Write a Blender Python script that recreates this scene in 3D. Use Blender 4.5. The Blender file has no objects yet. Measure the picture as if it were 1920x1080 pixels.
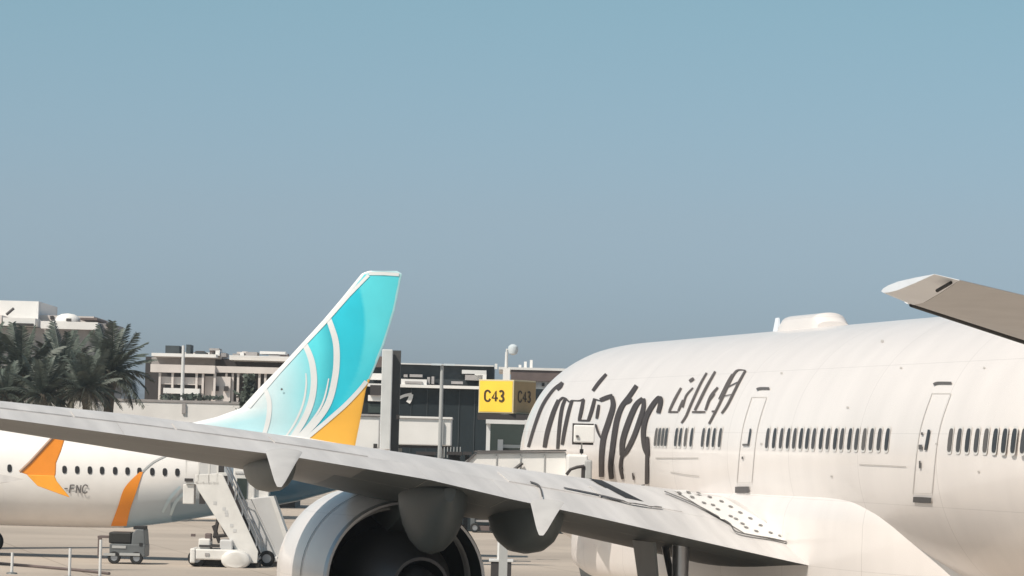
import bpy, bmesh, math, random
from mathutils import Vector, Matrix
from mathutils.bvhtree import BVHTree

random.seed(7)
scene = bpy.context.scene
C = scene.collection

# ------------------------------------------------------------------ camera
FPX = 7300.0                      # focal length in photograph pixels (1920 wide)
CAM_H = 5.3
PHI = math.atan(1520 / FPX)       # angle between the view and the wide-body's axis (+Y)
RHO = math.radians(1.5)           # slight roll of the hand-held camera
TH = math.atan(300 / FPX)         # pitch up
UZ = Vector((0, 0, 1))
F0 = Vector((math.sin(PHI), math.cos(PHI), 0))
R0 = Vector((math.cos(PHI), -math.sin(PHI), 0))
FW = F0 * math.cos(TH) + UZ * math.sin(TH)
U0 = -F0 * math.sin(TH) + UZ * math.cos(TH)
RT = R0 * math.cos(RHO) + U0 * math.sin(RHO)
UP = -R0 * math.sin(RHO) + U0 * math.cos(RHO)
CAM = Vector((0, 0, CAM_H))
cd = bpy.data.cameras.new('camera')
cam = bpy.data.objects.new('camera', cd)
C.objects.link(cam)
cd.sensor_width = 36.0
cd.lens = 36.0 * FPX / 1920.0
cd.clip_start = 0.5
cd.clip_end = 9000
M = Matrix((RT, UP, -FW)).transposed().to_4x4()
M.translation = CAM
cam.matrix_world = M
scene.camera = cam

# ------------------------------------------------------------------ sky, sun, exposure
SUN_EL = math.radians(51)
to_sun_h = (-R0 * 0.70 - F0 * 0.71).normalized()
to_sun = to_sun_h * math.cos(SUN_EL) + UZ * math.sin(SUN_EL)
w = bpy.data.worlds.new('World')
scene.world = w
w.use_nodes = True
nt = w.node_tree
bg = nt.nodes['Background']
sky = nt.nodes.new('ShaderNodeTexSky')
sky.sky_type = 'NISHITA'
sky.sun_disc = False
sky.sun_elevation = SUN_EL
sky.sun_rotation = math.atan2(to_sun_h.x, to_sun_h.y)
sky.altitude = 0
sky.air_density = 0.55
sky.dust_density = 1.4
sky.ozone_density = 1.0
tint = nt.nodes.new('ShaderNodeMix')
tint.data_type = 'RGBA'
tint.blend_type = 'MULTIPLY'
tint.inputs[0].default_value = 1.0
tint.inputs[7].default_value = (0.91, 1.0, 0.92, 1)
nt.links.new(sky.outputs[0], tint.inputs[6])
# the dusty air near the horizon greys the sky a little, and it turns turquoise with height
geo = nt.nodes.new('ShaderNodeTexCoord')
sxy = nt.nodes.new('ShaderNodeSeparateXYZ')
nt.links.new(geo.outputs['Generated'], sxy.inputs[0])
ramp = nt.nodes.new('ShaderNodeValToRGB')
el = ramp.color_ramp.elements
el[0].position = 0.0; el[0].color = (0.83, 0.79, 0.93, 1)
el[1].position = 1.0; el[1].color = (0.90, 0.93, 0.83, 1)
for p_, c_ in ((0.035, (0.82, 0.775, 0.86, 1)), (0.06, (0.88, 0.80, 0.81, 1)), (0.115, (0.905, 0.93, 0.83, 1))):
    e_ = el.new(p_); e_.color = c_
nt.links.new(sxy.outputs[2], ramp.inputs[0])
tint2 = nt.nodes.new('ShaderNodeMix'); tint2.data_type = 'RGBA'; tint2.blend_type = 'MULTIPLY'; tint2.inputs[0].default_value = 1.0
nt.links.new(tint.outputs[2], tint2.inputs[6]); nt.links.new(ramp.outputs[0], tint2.inputs[7])
nt.links.new(tint2.outputs[2], bg.inputs[0])
bg.inputs[1].default_value = 0.15
sd = bpy.data.lights.new('sun', 'SUN')
sd.energy = 4.35
sd.angle = math.radians(0.5)
sd.color = (1.0, 0.91, 0.81)
sun = bpy.data.objects.new('sun', sd)
C.objects.link(sun)
sun.rotation_euler = to_sun.to_track_quat('Z', 'Y').to_euler()
sun.location = (0, 0, 80)
vs = scene.view_settings
vs.view_transform = 'Standard'
vs.look = 'None'
vs.exposure = -0.06
vs.gamma = 1.0
vs.use_curve_mapping = False

# ------------------------------------------------------------------ pixel <-> place helpers
def ray(x, y):
    return FW * FPX + RT * (x - 960) - UP * (y - 540)

def D(x, y, depth):
    """point of the place seen at photograph pixel (x, y), at a horizontal distance depth"""
    r = ray(x, y)
    return CAM + r * (depth / r.dot(F0))

def Gd(x, y):
    r = ray(x, y)
    return CAM + r * (-CAM_H / r.z)

def W(xr, depth, z):
    return R0 * xr + F0 * depth + UZ * z

def proj(p):
    v = p - CAM
    z = v.dot(FW)
    return 960 + FPX * v.dot(RT) / z, 540 - FPX * v.dot(UP) / z

# ------------------------------------------------------------------ materials
def srgb(r, g, b):
    def f(c):
        c /= 255.0
        return c / 12.92 if c <= 0.04045 else ((c + 0.055) / 1.055) ** 2.4
    return (f(r), f(g), f(b))

MATS = {}
def mat(name, col, rough=0.5, metal=0.0, var=0.08, scale=1.5, bump=0.0, stretch=(1, 1, 1), attr=None, spec=0.5, coat=0.0):
    if name in MATS:
        return MATS[name]
    m = bpy.data.materials.new(name)
    m.use_nodes = True
    n = m.node_tree
    b = n.nodes['Principled BSDF']
    b.inputs['Roughness'].default_value = rough
    b.inputs['Metallic'].default_value = metal
    b.inputs['Specular IOR Level'].default_value = spec
    b.inputs['Coat Weight'].default_value = coat
    tc = n.nodes.new('ShaderNodeTexCoord')
    mp = n.nodes.new('ShaderNodeMapping')
    mp.inputs['Scale'].default_value = stretch
    n.links.new(tc.outputs['Object'], mp.inputs[0])
    no = n.nodes.new('ShaderNodeTexNoise')
    no.inputs['Scale'].default_value = scale
    no.inputs['Detail'].default_value = 6
    n.links.new(mp.outputs[0], no.inputs['Vector'])
    mr = n.nodes.new('ShaderNodeMapRange')
    mr.inputs[1].default_value = 0.3
    mr.inputs[2].default_value = 0.7
    mr.inputs[3].default_value = 1.0 - var
    mr.inputs[4].default_value = 1.0 + var * 0.5
    n.links.new(no.outputs[0], mr.inputs[0])
    mx = n.nodes.new('ShaderNodeMix')
    mx.data_type = 'RGBA'
    mx.blend_type = 'MULTIPLY'
    mx.inputs[0].default_value = 1.0
    if attr:
        at = n.nodes.new('ShaderNodeAttribute')
        at.attribute_name = attr
        n.links.new(at.outputs['Color'], mx.inputs[6])
    else:
        mx.inputs[6].default_value = (*col, 1)
    n.links.new(mr.outputs[0], mx.inputs[7])
    n.links.new(mx.outputs[2], b.inputs['Base Color'])
    if bump:
        bp = n.nodes.new('ShaderNodeBump')
        bp.inputs['Strength'].default_value = bump
        bp.inputs['Distance'].default_value = 0.05
        n.links.new(no.outputs[0], bp.inputs['Height'])
        n.links.new(bp.outputs[0], b.inputs['Normal'])
    MATS[name] = m
    return m

def seam_lines(m, axis, pitch, width, amount):
    """thin dark joints across a surface at a regular pitch (panel seams)"""
    n = m.node_tree
    b = n.nodes['Principled BSDF']
    src = b.inputs['Base Color'].links[0].from_socket
    tc = n.nodes.new('ShaderNodeTexCoord')
    sp = n.nodes.new('ShaderNodeSeparateXYZ')
    n.links.new(tc.outputs['Object'], sp.inputs[0])
    md = n.nodes.new('ShaderNodeMath'); md.operation = 'PINGPONG'
    md.inputs[1].default_value = pitch / 2
    n.links.new(sp.outputs[axis], md.inputs[0])
    lt = n.nodes.new('ShaderNodeMath'); lt.operation = 'LESS_THAN'
    lt.inputs[1].default_value = width
    n.links.new(md.outputs[0], lt.inputs[0])
    mu = n.nodes.new('ShaderNodeMath'); mu.operation = 'MULTIPLY'
    mu.inputs[1].default_value = amount
    n.links.new(lt.outputs[0], mu.inputs[0])
    mx = n.nodes.new('ShaderNodeMix'); mx.data_type = 'RGBA'; mx.blend_type = 'MULTIPLY'
    n.links.new(mu.outputs[0], mx.inputs[0])
    n.links.new(src, mx.inputs[6])
    mx.inputs[7].default_value = (0.35, 0.33, 0.31, 1)
    n.links.new(mx.outputs[2], b.inputs['Base Color'])

white = mat('white aircraft paint', (0.81, 0.758, 0.73), 0.30, var=0.05, scale=1.0, coat=0.2, stretch=(1, 1, .25), bump=0.012)
seam_lines(white, 1, 5.3, 0.012, 0.4)
seam_lines(white, 2, 1.45, 0.007, 0.22)
wingm = mat('light grey wing paint', (0.68, 0.655, 0.64), 0.42, var=0.15, scale=0.9, stretch=(2.4, 0.22, 1))
flapm = mat('flap grey paint', (0.66, 0.635, 0.62), 0.42, var=0.15, scale=0.9, stretch=(2.6, 0.22, 1))
panelw = mat('bright root panel paint', (0.80, 0.785, 0.765), 0.4, var=0.04)
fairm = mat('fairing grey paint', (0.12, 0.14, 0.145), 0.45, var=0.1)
wunder = mat('wing underside shade grey', (0.22, 0.225, 0.225), 0.5, var=0.12, scale=0.8)  # real underside grey, darkened to deepen the shade below the wing
dark = mat('dark rubber', (0.02, 0.021, 0.023), 0.7)
seal = mat('seal grey', (0.10, 0.095, 0.095), 0.7)
letter = mat('lettering paint', (0.05, 0.04, 0.038), 0.6, var=0.15, scale=3)
letter2 = mat('arabic lettering paint', (0.10, 0.085, 0.08), 0.6, var=0.15, scale=3)
glass = mat('cabin window glass', (0.035, 0.034, 0.036), 0.3, spec=0.2)
rim = mat('window rim', (0.72, 0.70, 0.68), 0.4)
steel = mat('brushed steel', (0.45, 0.46, 0.48), 0.35, metal=0.8)
hotmetal = mat('exhaust metal', (0.07, 0.07, 0.075), 0.5, metal=0.5)
ductm = mat('fan duct lining', (0.03, 0.04, 0.048), 0.6)
concrete = mat('apron concrete', (0.47, 0.40, 0.335), 0.85, var=0.28, scale=0.05, stretch=(1, 1, 1), bump=0.05)
vcol = mat('livery paint', (1, 1, 1), 0.33, var=0.04, attr='livery', coat=0.15)
orange = mat('orange paint', srgb(243, 148, 45), 0.4, var=0.06)
cwhite = mat('white wall paint', (0.80, 0.785, 0.765), 0.7, var=0.08, scale=0.6)
cpink = mat('pale rendered wall', (0.70, 0.64, 0.605), 0.8, var=0.12, scale=0.5)
cgrey = mat('grey render', (0.36, 0.34, 0.335), 0.8, var=0.15)
cdark = mat('dark opening', (0.045, 0.04, 0.04), 0.6)
teal = mat('dark teal cladding', (0.020, 0.029, 0.034), 0.6, var=0.2, scale=0.4, spec=0.2)
teal2 = mat('slate roof cladding', (0.05, 0.062, 0.068), 0.6, var=0.2)
brown = mat('brown roof', (0.15, 0.115, 0.108), 0.7, var=0.2)
yellow = mat('yellow sign face', srgb(252, 208, 70), 0.5, var=0.05)
signink = mat('sign lettering', (0.05, 0.03, 0.012), 0.6)
signframe = mat('sign frame', (0.62, 0.53, 0.33), 0.5)
polew = mat('white pole paint', (0.66, 0.66, 0.655), 0.45, var=0.08)
polem = mat('galvanised pole', (0.42, 0.425, 0.42), 0.5, var=0.1)
trunkm = mat('palm trunk', (0.13, 0.105, 0.08), 0.9, var=0.4, scale=6, bump=0.6)
frondm = mat('palm frond', (0.085, 0.105, 0.085), 0.55, var=0.5, scale=2.5)
frondd = mat('dry palm frond', (0.17, 0.16, 0.125), 0.6, var=0.35, scale=2.5)
truckw = mat('vehicle white paint', (0.74, 0.72, 0.69), 0.4, var=0.1, scale=2)
truckg = mat('vehicle grey paint', (0.13, 0.14, 0.145), 0.45, var=0.2, scale=2)
panelg = mat('stair canopy grey', (0.58, 0.575, 0.57), 0.5, var=0.08)
tyre = mat('tyre rubber', (0.018, 0.018, 0.018), 0.8)
greeng = mat('green tinted glass', (0.04, 0.055, 0.05), 0.15)
lampm = mat('lamp glass', (0.62, 0.68, 0.72), 0.2)

# ------------------------------------------------------------------ mesh helpers
class MB:
    def __init__(self):
        self.v = []
        self.f = []
    def add(self, verts, faces):
        k = len(self.v)
        self.v += [Vector(p) for p in verts]
        self.f += [tuple(i + k for i in f) for f in faces]
        return self
    def hexa(self, b, t):
        return self.add(list(b) + list(t), [(3, 2, 1, 0), (4, 5, 6, 7), (0, 1, 5, 4), (1, 2, 6, 5), (2, 3, 7, 6), (3, 0, 4, 7)])
    def vbox(self, x0, x1, d0, d1, z0, z1):
        """box aligned with the view: x across, d away"""
        return self.hexa([W(x0, d0, z0), W(x1, d0, z0), W(x1, d1, z0), W(x0, d1, z0)],
                         [W(x0, d0, z1), W(x1, d0, z1), W(x1, d1, z1), W(x0, d1, z1)])
    def pbox(self, px0, px1, py0, py1, depth, thick, ground=False):
        """box whose front at 'depth' covers the pixel rectangle; optionally standing on the ground"""
        cx, cy = (px0 + px1) / 2, (py0 + py1) / 2
        a = D(px0, cy, depth); b = D(px1, cy, depth)
        t = D(cx, py0, depth).z; u = D(cx, py1, depth).z
        if ground: u = 0.0
        return self.vbox(a.dot(R0), b.dot(R0), depth, depth + thick, u, t)
    def prism(self, poly, depth, thick):
        """pixel polygon at a depth, extruded away from the viewer"""
        n = len(poly)
        a = [D(x, y, depth) for x, y in poly]
        b = [p + F0 * thick for p in a]
        fs = [tuple(range(n)), tuple(range(2 * n - 1, n - 1, -1))]
        fs += [(i, i + n, (i + 1) % n + n, (i + 1) % n) for i in range(n)]
        return self.add(a + b, fs)
    def tube(self, pts, rad, n=10, cap=True):
        pts = [Vector(p) for p in pts]
        if not isinstance(rad, (list, tuple)): rad = [rad] * len(pts)
        vs_, fs = [], []
        for i, p in enumerate(pts):
            t = (pts[min(i + 1, len(pts) - 1)] - pts[max(i - 1, 0)]).normalized()
            a = t.orthogonal().normalized() if abs(t.z) < 0.99 else Vector((1, 0, 0))
            b = t.cross(a).normalized(); a = b.cross(t)
            vs_ += [p + (a * math.cos(2 * math.pi * k / n) + b * math.sin(2 * math.pi * k / n)) * rad[i] for k in range(n)]
        for i in range(len(pts) - 1):
            for k in range(n):
                fs.append((i * n + k, i * n + (k + 1) % n, (i + 1) * n + (k + 1) % n, (i + 1) * n + k))
        if cap:
            fs.append(tuple(range(n - 1, -1, -1)))
            fs.append(tuple((len(pts) - 1) * n + k for k in range(n)))
        return self.add(vs_, fs)
    def loft(self, rings, cap=True, closed=True):
        n = len(rings[0])
        vs_, fs = [], []
        for r in rings: vs_ += list(r)
        for i in range(len(rings) - 1):
            for k in range(n if closed else n - 1):
                fs.append((i * n + k, i * n + (k + 1) % n, (i + 1) * n + (k + 1) % n, (i + 1) * n + k))
        if cap:
            fs.append(tuple(range(n - 1, -1, -1)))
            fs.append(tuple((len(rings) - 1) * n + k for k in range(n)))
        return self.add(vs_, fs)
    def disc(self, c, axis, r, n=20):
        axis = axis.normalized(); a = axis.orthogonal().normalized(); b = axis.cross(a)
        return self.add([c + (a * math.cos(2 * math.pi * k / n) + b * math.sin(2 * math.pi * k / n)) * r for k in range(n)], [tuple(range(n))])
    def build(self, name, m, parent=None, smooth=False, bevel=0.0, fix=True):
        off = world_loc(parent) if parent else Vector((0, 0, 0))
        me = bpy.data.meshes.new(name)
        me.from_pydata([tuple(p - off) for p in self.v], [], self.f)
        if fix:
            bm = bmesh.new(); bm.from_mesh(me)
            bmesh.ops.recalc_face_normals(bm, faces=bm.faces[:])
            bm.to_mesh(me); bm.free()
        me.materials.append(m)
        o = bpy.data.objects.new(name, me)
        C.objects.link(o)
        if parent: o.parent = parent
        if smooth:
            for p in me.polygons: p.use_smooth = True
            try: me.set_sharp_from_angle(angle=math.radians(38))
            except Exception: pass
        if bevel:
            md = o.modifiers.new('bevel', 'BEVEL'); md.width = bevel; md.segments = 2; md.limit_method = 'ANGLE'
        return o

def world_loc(o):
    v = Vector((0, 0, 0))
    while o is not None:
        v = v + o.location; o = o.parent
    return v

def thing(name, label, cat, loc, group=None):
    o = bpy.data.objects.new(name, None)
    C.objects.link(o)
    o.location = loc
    o.empty_display_size = 0.5
    o['label'] = label; o['category'] = cat
    if group: o['group'] = group
    return o

def tag(o, label, cat, group=None):
    o['label'] = label; o['category'] = cat
    if group: o['group'] = group
    return o

def bvh_of(mb):
    return BVHTree.FromPolygons([tuple(p) for p in mb.v], mb.f)

def on_bvh(bvh, off):
    def f(x, y, k=0.0):
        d = ray(x, y).normalized()
        hit, n, i, t = bvh.ray_cast(CAM, d)
        if hit is None: return None
        if n.dot(d) > 0: n = -n
        return hit + n * (off + k)
    return f

def catmull(pts, sub=6):
    if len(pts) < 3:
        (a, b) = pts
        return [(a[0] + (b[0] - a[0]) * t / sub, a[1] + (b[1] - a[1]) * t / sub) for t in range(sub + 1)]
    P = [pts[0]] + list(pts) + [pts[-1]]
    out = []
    for i in range(1, len(P) - 2):
        for s in range(sub):
            t = s / sub
            r = []
            for c in (0, 1):
                p0, p1, p2, p3 = P[i - 1][c], P[i][c], P[i + 1][c], P[i + 2][c]
                r.append(0.5 * (2 * p1 + (p2 - p0) * t + (2 * p0 - 5 * p1 + 4 * p2 - p3) * t * t + (3 * p1 - p0 - 3 * p2 + p3) * t ** 3))
            out.append(tuple(r))
    out.append(tuple(pts[-1]))
    return out

def ribbon(mb, pts, width, pr, k=0.0, smooth=True, taper=0.35, sub=6, nib=None):
    q = catmull(pts, sub) if smooth else list(pts)
    L, R = [], []
    for i, (x, y) in enumerate(q):
        a = q[max(i - 1, 0)]; b = q[min(i + 1, len(q) - 1)]
        dx, dy = b[0] - a[0], b[1] - a[1]
        l = math.hypot(dx, dy) or 1
        nx, ny = -dy / l, dx / l
        t = i / (len(q) - 1)
        wd = width * 0.5 * (1 - taper + taper * math.sin(math.pi * (0.12 + 0.76 * t)))
        if nib is not None: wd *= .42 + .78 * abs(math.sin(math.atan2(-dy, dx) - nib))
        p = pr(x + nx * wd, y + ny * wd, k); r = pr(x - nx * wd, y - ny * wd, k)
        if p is None or r is None: continue
        L.append(p); R.append(r)
    n = len(L)
    if n < 2: return
    mb.add(L + R, [(i, i + 1, i + 1 + n, i + n) for i in range(n - 1)])

def patch(mb, poly, pr, k=0.0, nx=10, ny=6):
    """quad in pixels (4 corners) laid on a surface as a grid"""
    (a, b, c, d) = poly
    vs_, ok = [], True
    for j in range(ny + 1):
        v = j / ny
        for i in range(nx + 1):
            u = i / nx
            x = (a[0] * (1 - u) + b[0] * u) * (1 - v) + (d[0] * (1 - u) + c[0] * u) * v
            y = (a[1] * (1 - u) + b[1] * u) * (1 - v) + (d[1] * (1 - u) + c[1] * u) * v
            vs_.append(pr(x, y, k))
    fs = []
    for j in range(ny):
        for i in range(nx):
            q = (j * (nx + 1) + i, j * (nx + 1) + i + 1, (j + 1) * (nx + 1) + i + 1, (j + 1) * (nx + 1) + i)
            if all(vs_[t] is not None for t in q): fs.append(q)
    vs_ = [p if p is not None else Vector((0, 0, -50)) for p in vs_]
    used = sorted({i for f in fs for i in f})
    mp = {o: n for n, o in enumerate(used)}
    mb.add([vs_[i] for i in used], [tuple(mp[i] for i in f) for f in fs])

def lerp_table(tab, x):
    if x <= tab[0][0]: return tab[0][1:]
    for a, b in zip(tab, tab[1:]):
        if x <= b[0]:
            t = (x - a[0]) / (b[0] - a[0])
            return [p + (q - p) * t for p, q in zip(a[1:], b[1:])]
    return tab[-1][1:]

# ------------------------------------------------------------------ ground
g = MB()
g.add([(-4000, -600, 0), (4500, -600, 0), (4500, 8000, 0), (-4000, 8000, 0)], [(0, 1, 2, 3)])
apron = g.build('apron', concrete)
apron['kind'] = 'structure'
seam_lines(concrete, 0, 7.5, 0.03, 0.6)
seam_lines(concrete, 1, 7.5, 0.05, 0.6)

# ================================================================== WIDE-BODY AIRLINER
XC, ZC, RF = 27.0, 5.35, 3.1
jet = thing('wide_body_airliner', 'large white airliner with dark calligraphic titles and its grey wing reaching across the foreground', 'airliner', (XC, 84, 0))
# fuselage: station s -> centre z, half width, half height
FT = [(46.5, 6.6, .25, .3), (48, 6.5, .5, .62), (52, 6.2, 1.15, 1.3), (57, 5.85, 1.95, 2.05), (62, 5.57, 2.62, 2.6), (66, 5.41, 2.97, 2.95),
      (70, ZC, RF, RF), (109.8, ZC, RF, RF), (112, 5.34, 3.02, 3.06), (114, 5.28, 2.82, 2.94), (116, 5.12, 2.48, 2.62),
      (118.2, 4.86, 1.95, 2.05), (119.9, 4.6, 1.32, 1.38), (120.8, 4.45, .8, .85), (121.2, 4.4, .3, .32)]
fus = MB()
NR = 96
st = []
s = 46.5
while s < 121.2:
    st.append(s); s += 0.5 if s > 108 else 2.0
st.append(121.2)
def smooth_tab(s):
    a = lerp_table(FT, s - 0.7); b = lerp_table(FT, s); c = lerp_table(FT, s + 0.7)
    return [(x + 2 * y + z) / 4 for x, y, z in zip(a, b, c)]
rings = []
for s in st:
    z, wx, hz = smooth_tab(s) if s < 120.5 else lerp_table(FT, s)
    rings.append([Vector((XC + wx * math.cos(2 * math.pi * k / NR), s, z + hz * math.sin(2 * math.pi * k / NR))) for k in range(NR)])
fus.loft(rings)
fuselage = fus.build('fuselage', white, jet, smooth=True)
FB = bvh_of(fus)
onF = on_bvh(FB, 0.014)

# wing-to-body fairing: flatter sides than the barrel, ends in a taper aft of the wing
fr = MB()
rr = []
for s, sx, zt, zb in [(73.6, 1.3, 3.6, 2.1), (75, 2.0, 4.3, 1.85), (76.2, 2.42, 4.6, 1.75), (77.5, 2.78, 4.85, 1.7), (79, 3.0, 4.95, 1.6), (80.5, 3.12, 4.95, 1.5), (84, 3.2, 4.85, 1.5), (92, 3.2, 4.75, 1.5), (98, 3.08, 4.4, 1.45), (104, 2.95, 4.0, 1.5), (108, 2.6, 3.6, 1.75), (112, 1.7, 3.0, 2.15)]:
    ring = []
    cz, hh = (zt + zb) / 2, (zt - zb) / 2
    for k in range(48):
        a = 2 * math.pi * k / 48
        c, q = math.cos(a), math.sin(a)
        e = 0.50
        ring.append(Vector((XC + sx * math.copysign(abs(c) ** e, c), s, cz + hh * math.copysign(abs(q) ** e, q))))
    rr.append(ring)
rs_ = []
for i in range(len(rr) - 1):
    p0, p1, p2, p3 = rr[max(i - 1, 0)], rr[i], rr[i + 1], rr[min(i + 2, len(rr) - 1)]
    for j in range(6):
        t = j / 6
        rs_.append([a.lerp(b, t) if i in (0, len(rr) - 2) else 0.5 * (2 * b_ + (c_ - a_) * t + (2 * a_ - 5 * b_ + 4 * c_ - d_) * t * t + (3 * b_ - a_ - 3 * c_ + d_) * t ** 3)
                    for a, b, a_, b_, c_, d_ in zip(p1, p2, p0, p1, p2, p3)])
rs_.append(rr[-1])
fr.loft(rs_)
fr.build('wing_body_fairing', white, jet, smooth=True)

# ---- wing: span stations d (distance right of the camera), LE s, TE s, TE z, crest z, depth of the lower bulge
def te_s(d): return 81 + (d - 17) / 7 if d > 17 else 81 - (17 - d) * .41
def le_s(d): return 96 - (24 - d) * .70
WT = [(-5.2, 6.36, 6.62, .10), (-3, 6.22, 6.58, .10), (0, 6.12, 6.5, .12), (3, 5.87, 6.27, .15), (6, 5.60, 6.00, .19), (9, 5.29, 5.80, .26), (12, 5.0, 5.5, .36),
      (15, 4.60, 5.19, .52), (17, 4.21, 4.97, .50), (18.5, 3.94, 4.83, .36), (20, 3.65, 4.67, .30), (22, 3.26, 4.49, .28), (24, 2.88, 4.30, .28), (25.5, 2.7, 4.3, .28)]
def wing_pt(d, u, side, lift=0.0):
    """u: 0 trailing edge .. 1 leading edge; side +1 upper, -1 lower"""
    zt, zc, low = lerp_table(WT, d)
    T, L = te_s(d), le_s(d)
    m = 0.60
    rise = zc - zt
    nose = (rise - low) * 0.5
    if u < m:
        uu = u / m
        hi = rise * math.sin(math.pi / 2 * uu) ** 1.06
        lo = -low * (0.5 - 0.5 * math.cos(math.pi * uu)) ** 0.62
    else:
        uu = (u - m) / (1 - m)
        e = math.sqrt(max(0.0, 1 - uu ** 2.6))
        hi = nose + (rise - nose) * e
        lo = nose - (nose + low) * e
    z = zt + (hi if side > 0 else lo) + lift
    return Vector((d, T + (L - T) * u, z))
US = [0, .03, .07, .12, .17, .215, .23, .30, .38, .46, .54, .60, .68, .76, .84, .90, .95, .98, 1.0]
def wing_ring(d, u0, u1, gap=0.0):
    us = [u0] + [u for u in US if u0 + .008 < u < u1 - .008] + [u1]
    return [wing_pt(d, u, 1) for u in us] + [wing_pt(d, u, -1) for u in reversed(us[1:-1] if u1 == 1.0 and u0 == 0 else us)]
def span(d0, d1, n):
    return [d0 + (d1 - d0) * i / n for i in range(n + 1)]
wg = MB()
wg.loft([wing_ring(d, 0.215, 1.0) for d in span(-5.2, 25.5, 60)])
wdark = mat('inboard underside darker grey', (0.105, 0.12, 0.125), 0.5, var=0.12, scale=0.8)  # inboard lower faces get a darker grey than the outboard ones
def darken_underside(o):
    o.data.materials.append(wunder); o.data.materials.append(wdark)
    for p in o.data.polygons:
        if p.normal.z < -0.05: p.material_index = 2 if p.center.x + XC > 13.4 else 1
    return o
wing = darken_underside(wg.build('wing', wingm, jet, smooth=True))
allw = MB(); allw.v += wg.v; allw.f += wg.f
for nm, d0, d1 in [('aileron', -5.1, 1.992), ('outboard_flap', 2.0, 8.332), ('outboard_flap', 8.34, 15.042), ('flaperon', 15.05, 16.942), ('inboard_flap', 16.95, 24.6)]:
    fl = MB()
    fl.loft([wing_ring(d, 0.0, 0.2138) for d in span(d0, d1, 14)])
    darken_underside(fl.build(nm, flapm, wing, smooth=True))
    allw.add(fl.v, fl.f)
# spoilers: thin plates on the upper surface ahead of the flaps
for d0, d1 in [(3.0, 5.2), (5.25, 7.4), (7.45, 9.6), (9.65, 11.8), (11.85, 14.0), (17.4, 19.6), (19.65, 21.6)]:
    sp = MB()
    vs_ = []
    for lift in (0.004, 0.024):
        for i in range(5):
            d = d0 + (d1 - d0) * i / 4
            for u in (0.222, 0.26, 0.30, 0.345): vs_.append(wing_pt(d, u, 1, lift))
    fs = []
    for l in (0, 20):
        for i in range(4):
            for j in range(3): fs.append((l + i * 4 + j, l + i * 4 + j + 1, l + (i + 1) * 4 + j + 1, l + (i + 1) * 4 + j))
    per = [0, 1, 2, 3, 7, 11, 15, 19, 18, 17, 16, 12, 8, 4]
    for a, b in zip(per, per[1:] + per[:1]): fs.append((a, b, b + 20, a + 20))
    sp.add(vs_, fs); sp.build('spoiler', wingm, wing, smooth=True)
WB = bvh_of(allw)
onW = on_bvh(WB, 0.02)

# wing-root panel with its rows of small vents, and the joint along the body
rp = MB()
patch(rp, [(1262, 921), (1335, 922), (1500, 1022), (1395, 1002)], onW, 0.014, 14, 8)
rpo = rp.build('root_panel', panelw, wing, fix=False)
for x, y in [(1273, 927), (1297, 935), (1319, 946), (1345, 958), (1369, 971), (1391, 985), (1352, 943), (1369, 953), (1387, 964), (1406, 975), (1425, 988), (1417, 999), (1444, 1002), (1309, 928), (1330, 935), (1336, 950), (1398, 992), (1462, 1008), (1331, 927), (1290, 926), (1379, 976)]:
    dm = MB()
    rot = []
    for k in range(8):
        a = 2 * math.pi * k / 8
        p = onW(x + 4.6 * math.cos(a), y + 1.7 * math.sin(a) + 1.2 * math.cos(a), 0.03)
        if p: rot.append(p)
    if len(rot) == 8:
        dm.add(rot, [tuple(range(8))]); dm.build('vent', mat('vent grey', (.22, .21, .205), .7), rpo, fix=False)
jl = MB()
ribbon(jl, [(1245, 925), (1300, 948), (1352, 976), (1368, 986), (1383, 1002), (1450, 1014), (1500, 1026)], 2.4, onW, 0.03)
ribbon(jl, [(1056, 918), (1120, 931), (1190, 948), (1240, 955)], 2.4, onW, 0.03)
ribbon(jl, [(993, 907), (1010, 915), (1016, 936)], 3.0, onW, 0.03)
jl.build('panel_joint', seal, wing, fix=False)
# dark patch laid on the inboard upper wing
sg = MB()
patch(sg, [(1103, 899), (1128, 903), (1207, 943), (1172, 936)], onW, 0.012, 10, 4)
sg.build('dark_wing_patch', dark, wing, fix=False)

# flap track fairings (canoes under the trailing edge)
def canoe(d, s_tail, length, wdt, dep, ztop, tail_drop, m=fairm, vee=.75):
    mb = MB()
    rg = []
    for i in range(15):
        t = i / 14
        s = s_tail + length * t
        e = math.sin(math.pi * (0.02 + .96 * t)) ** 0.62
        zt = ztop - tail_drop * max(0, 1 - t / 0.35)
        ring = []
        for k in range(20):
            a = 2 * math.pi * k / 20
            c, q = math.cos(a), math.sin(a)
            zz = q * (0.25 if q > 0 else dep)
            ring.append(Vector((d + wdt / 2 * e * math.copysign(abs(c) ** vee, c), s, zt + zz * e)))
        rg.append(ring)
    mb.loft(rg)
    return mb.build('flap_track_fairing', m, wing, smooth=True)
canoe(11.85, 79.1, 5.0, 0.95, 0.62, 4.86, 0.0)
canoe(15.62, 80.9, 4.0, 1.4, 1.42, 4.38, 0.0, m=mat('shaded fairing grey', (.065, .08, .085), .5), vee=.95)  # darker grey puts the wing's shade into the middle fairing's colour
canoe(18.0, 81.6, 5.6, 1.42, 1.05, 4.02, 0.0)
canoe(4.5, 76.6, 3.4, 0.5, 0.3, 5.62, 0.0)
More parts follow.
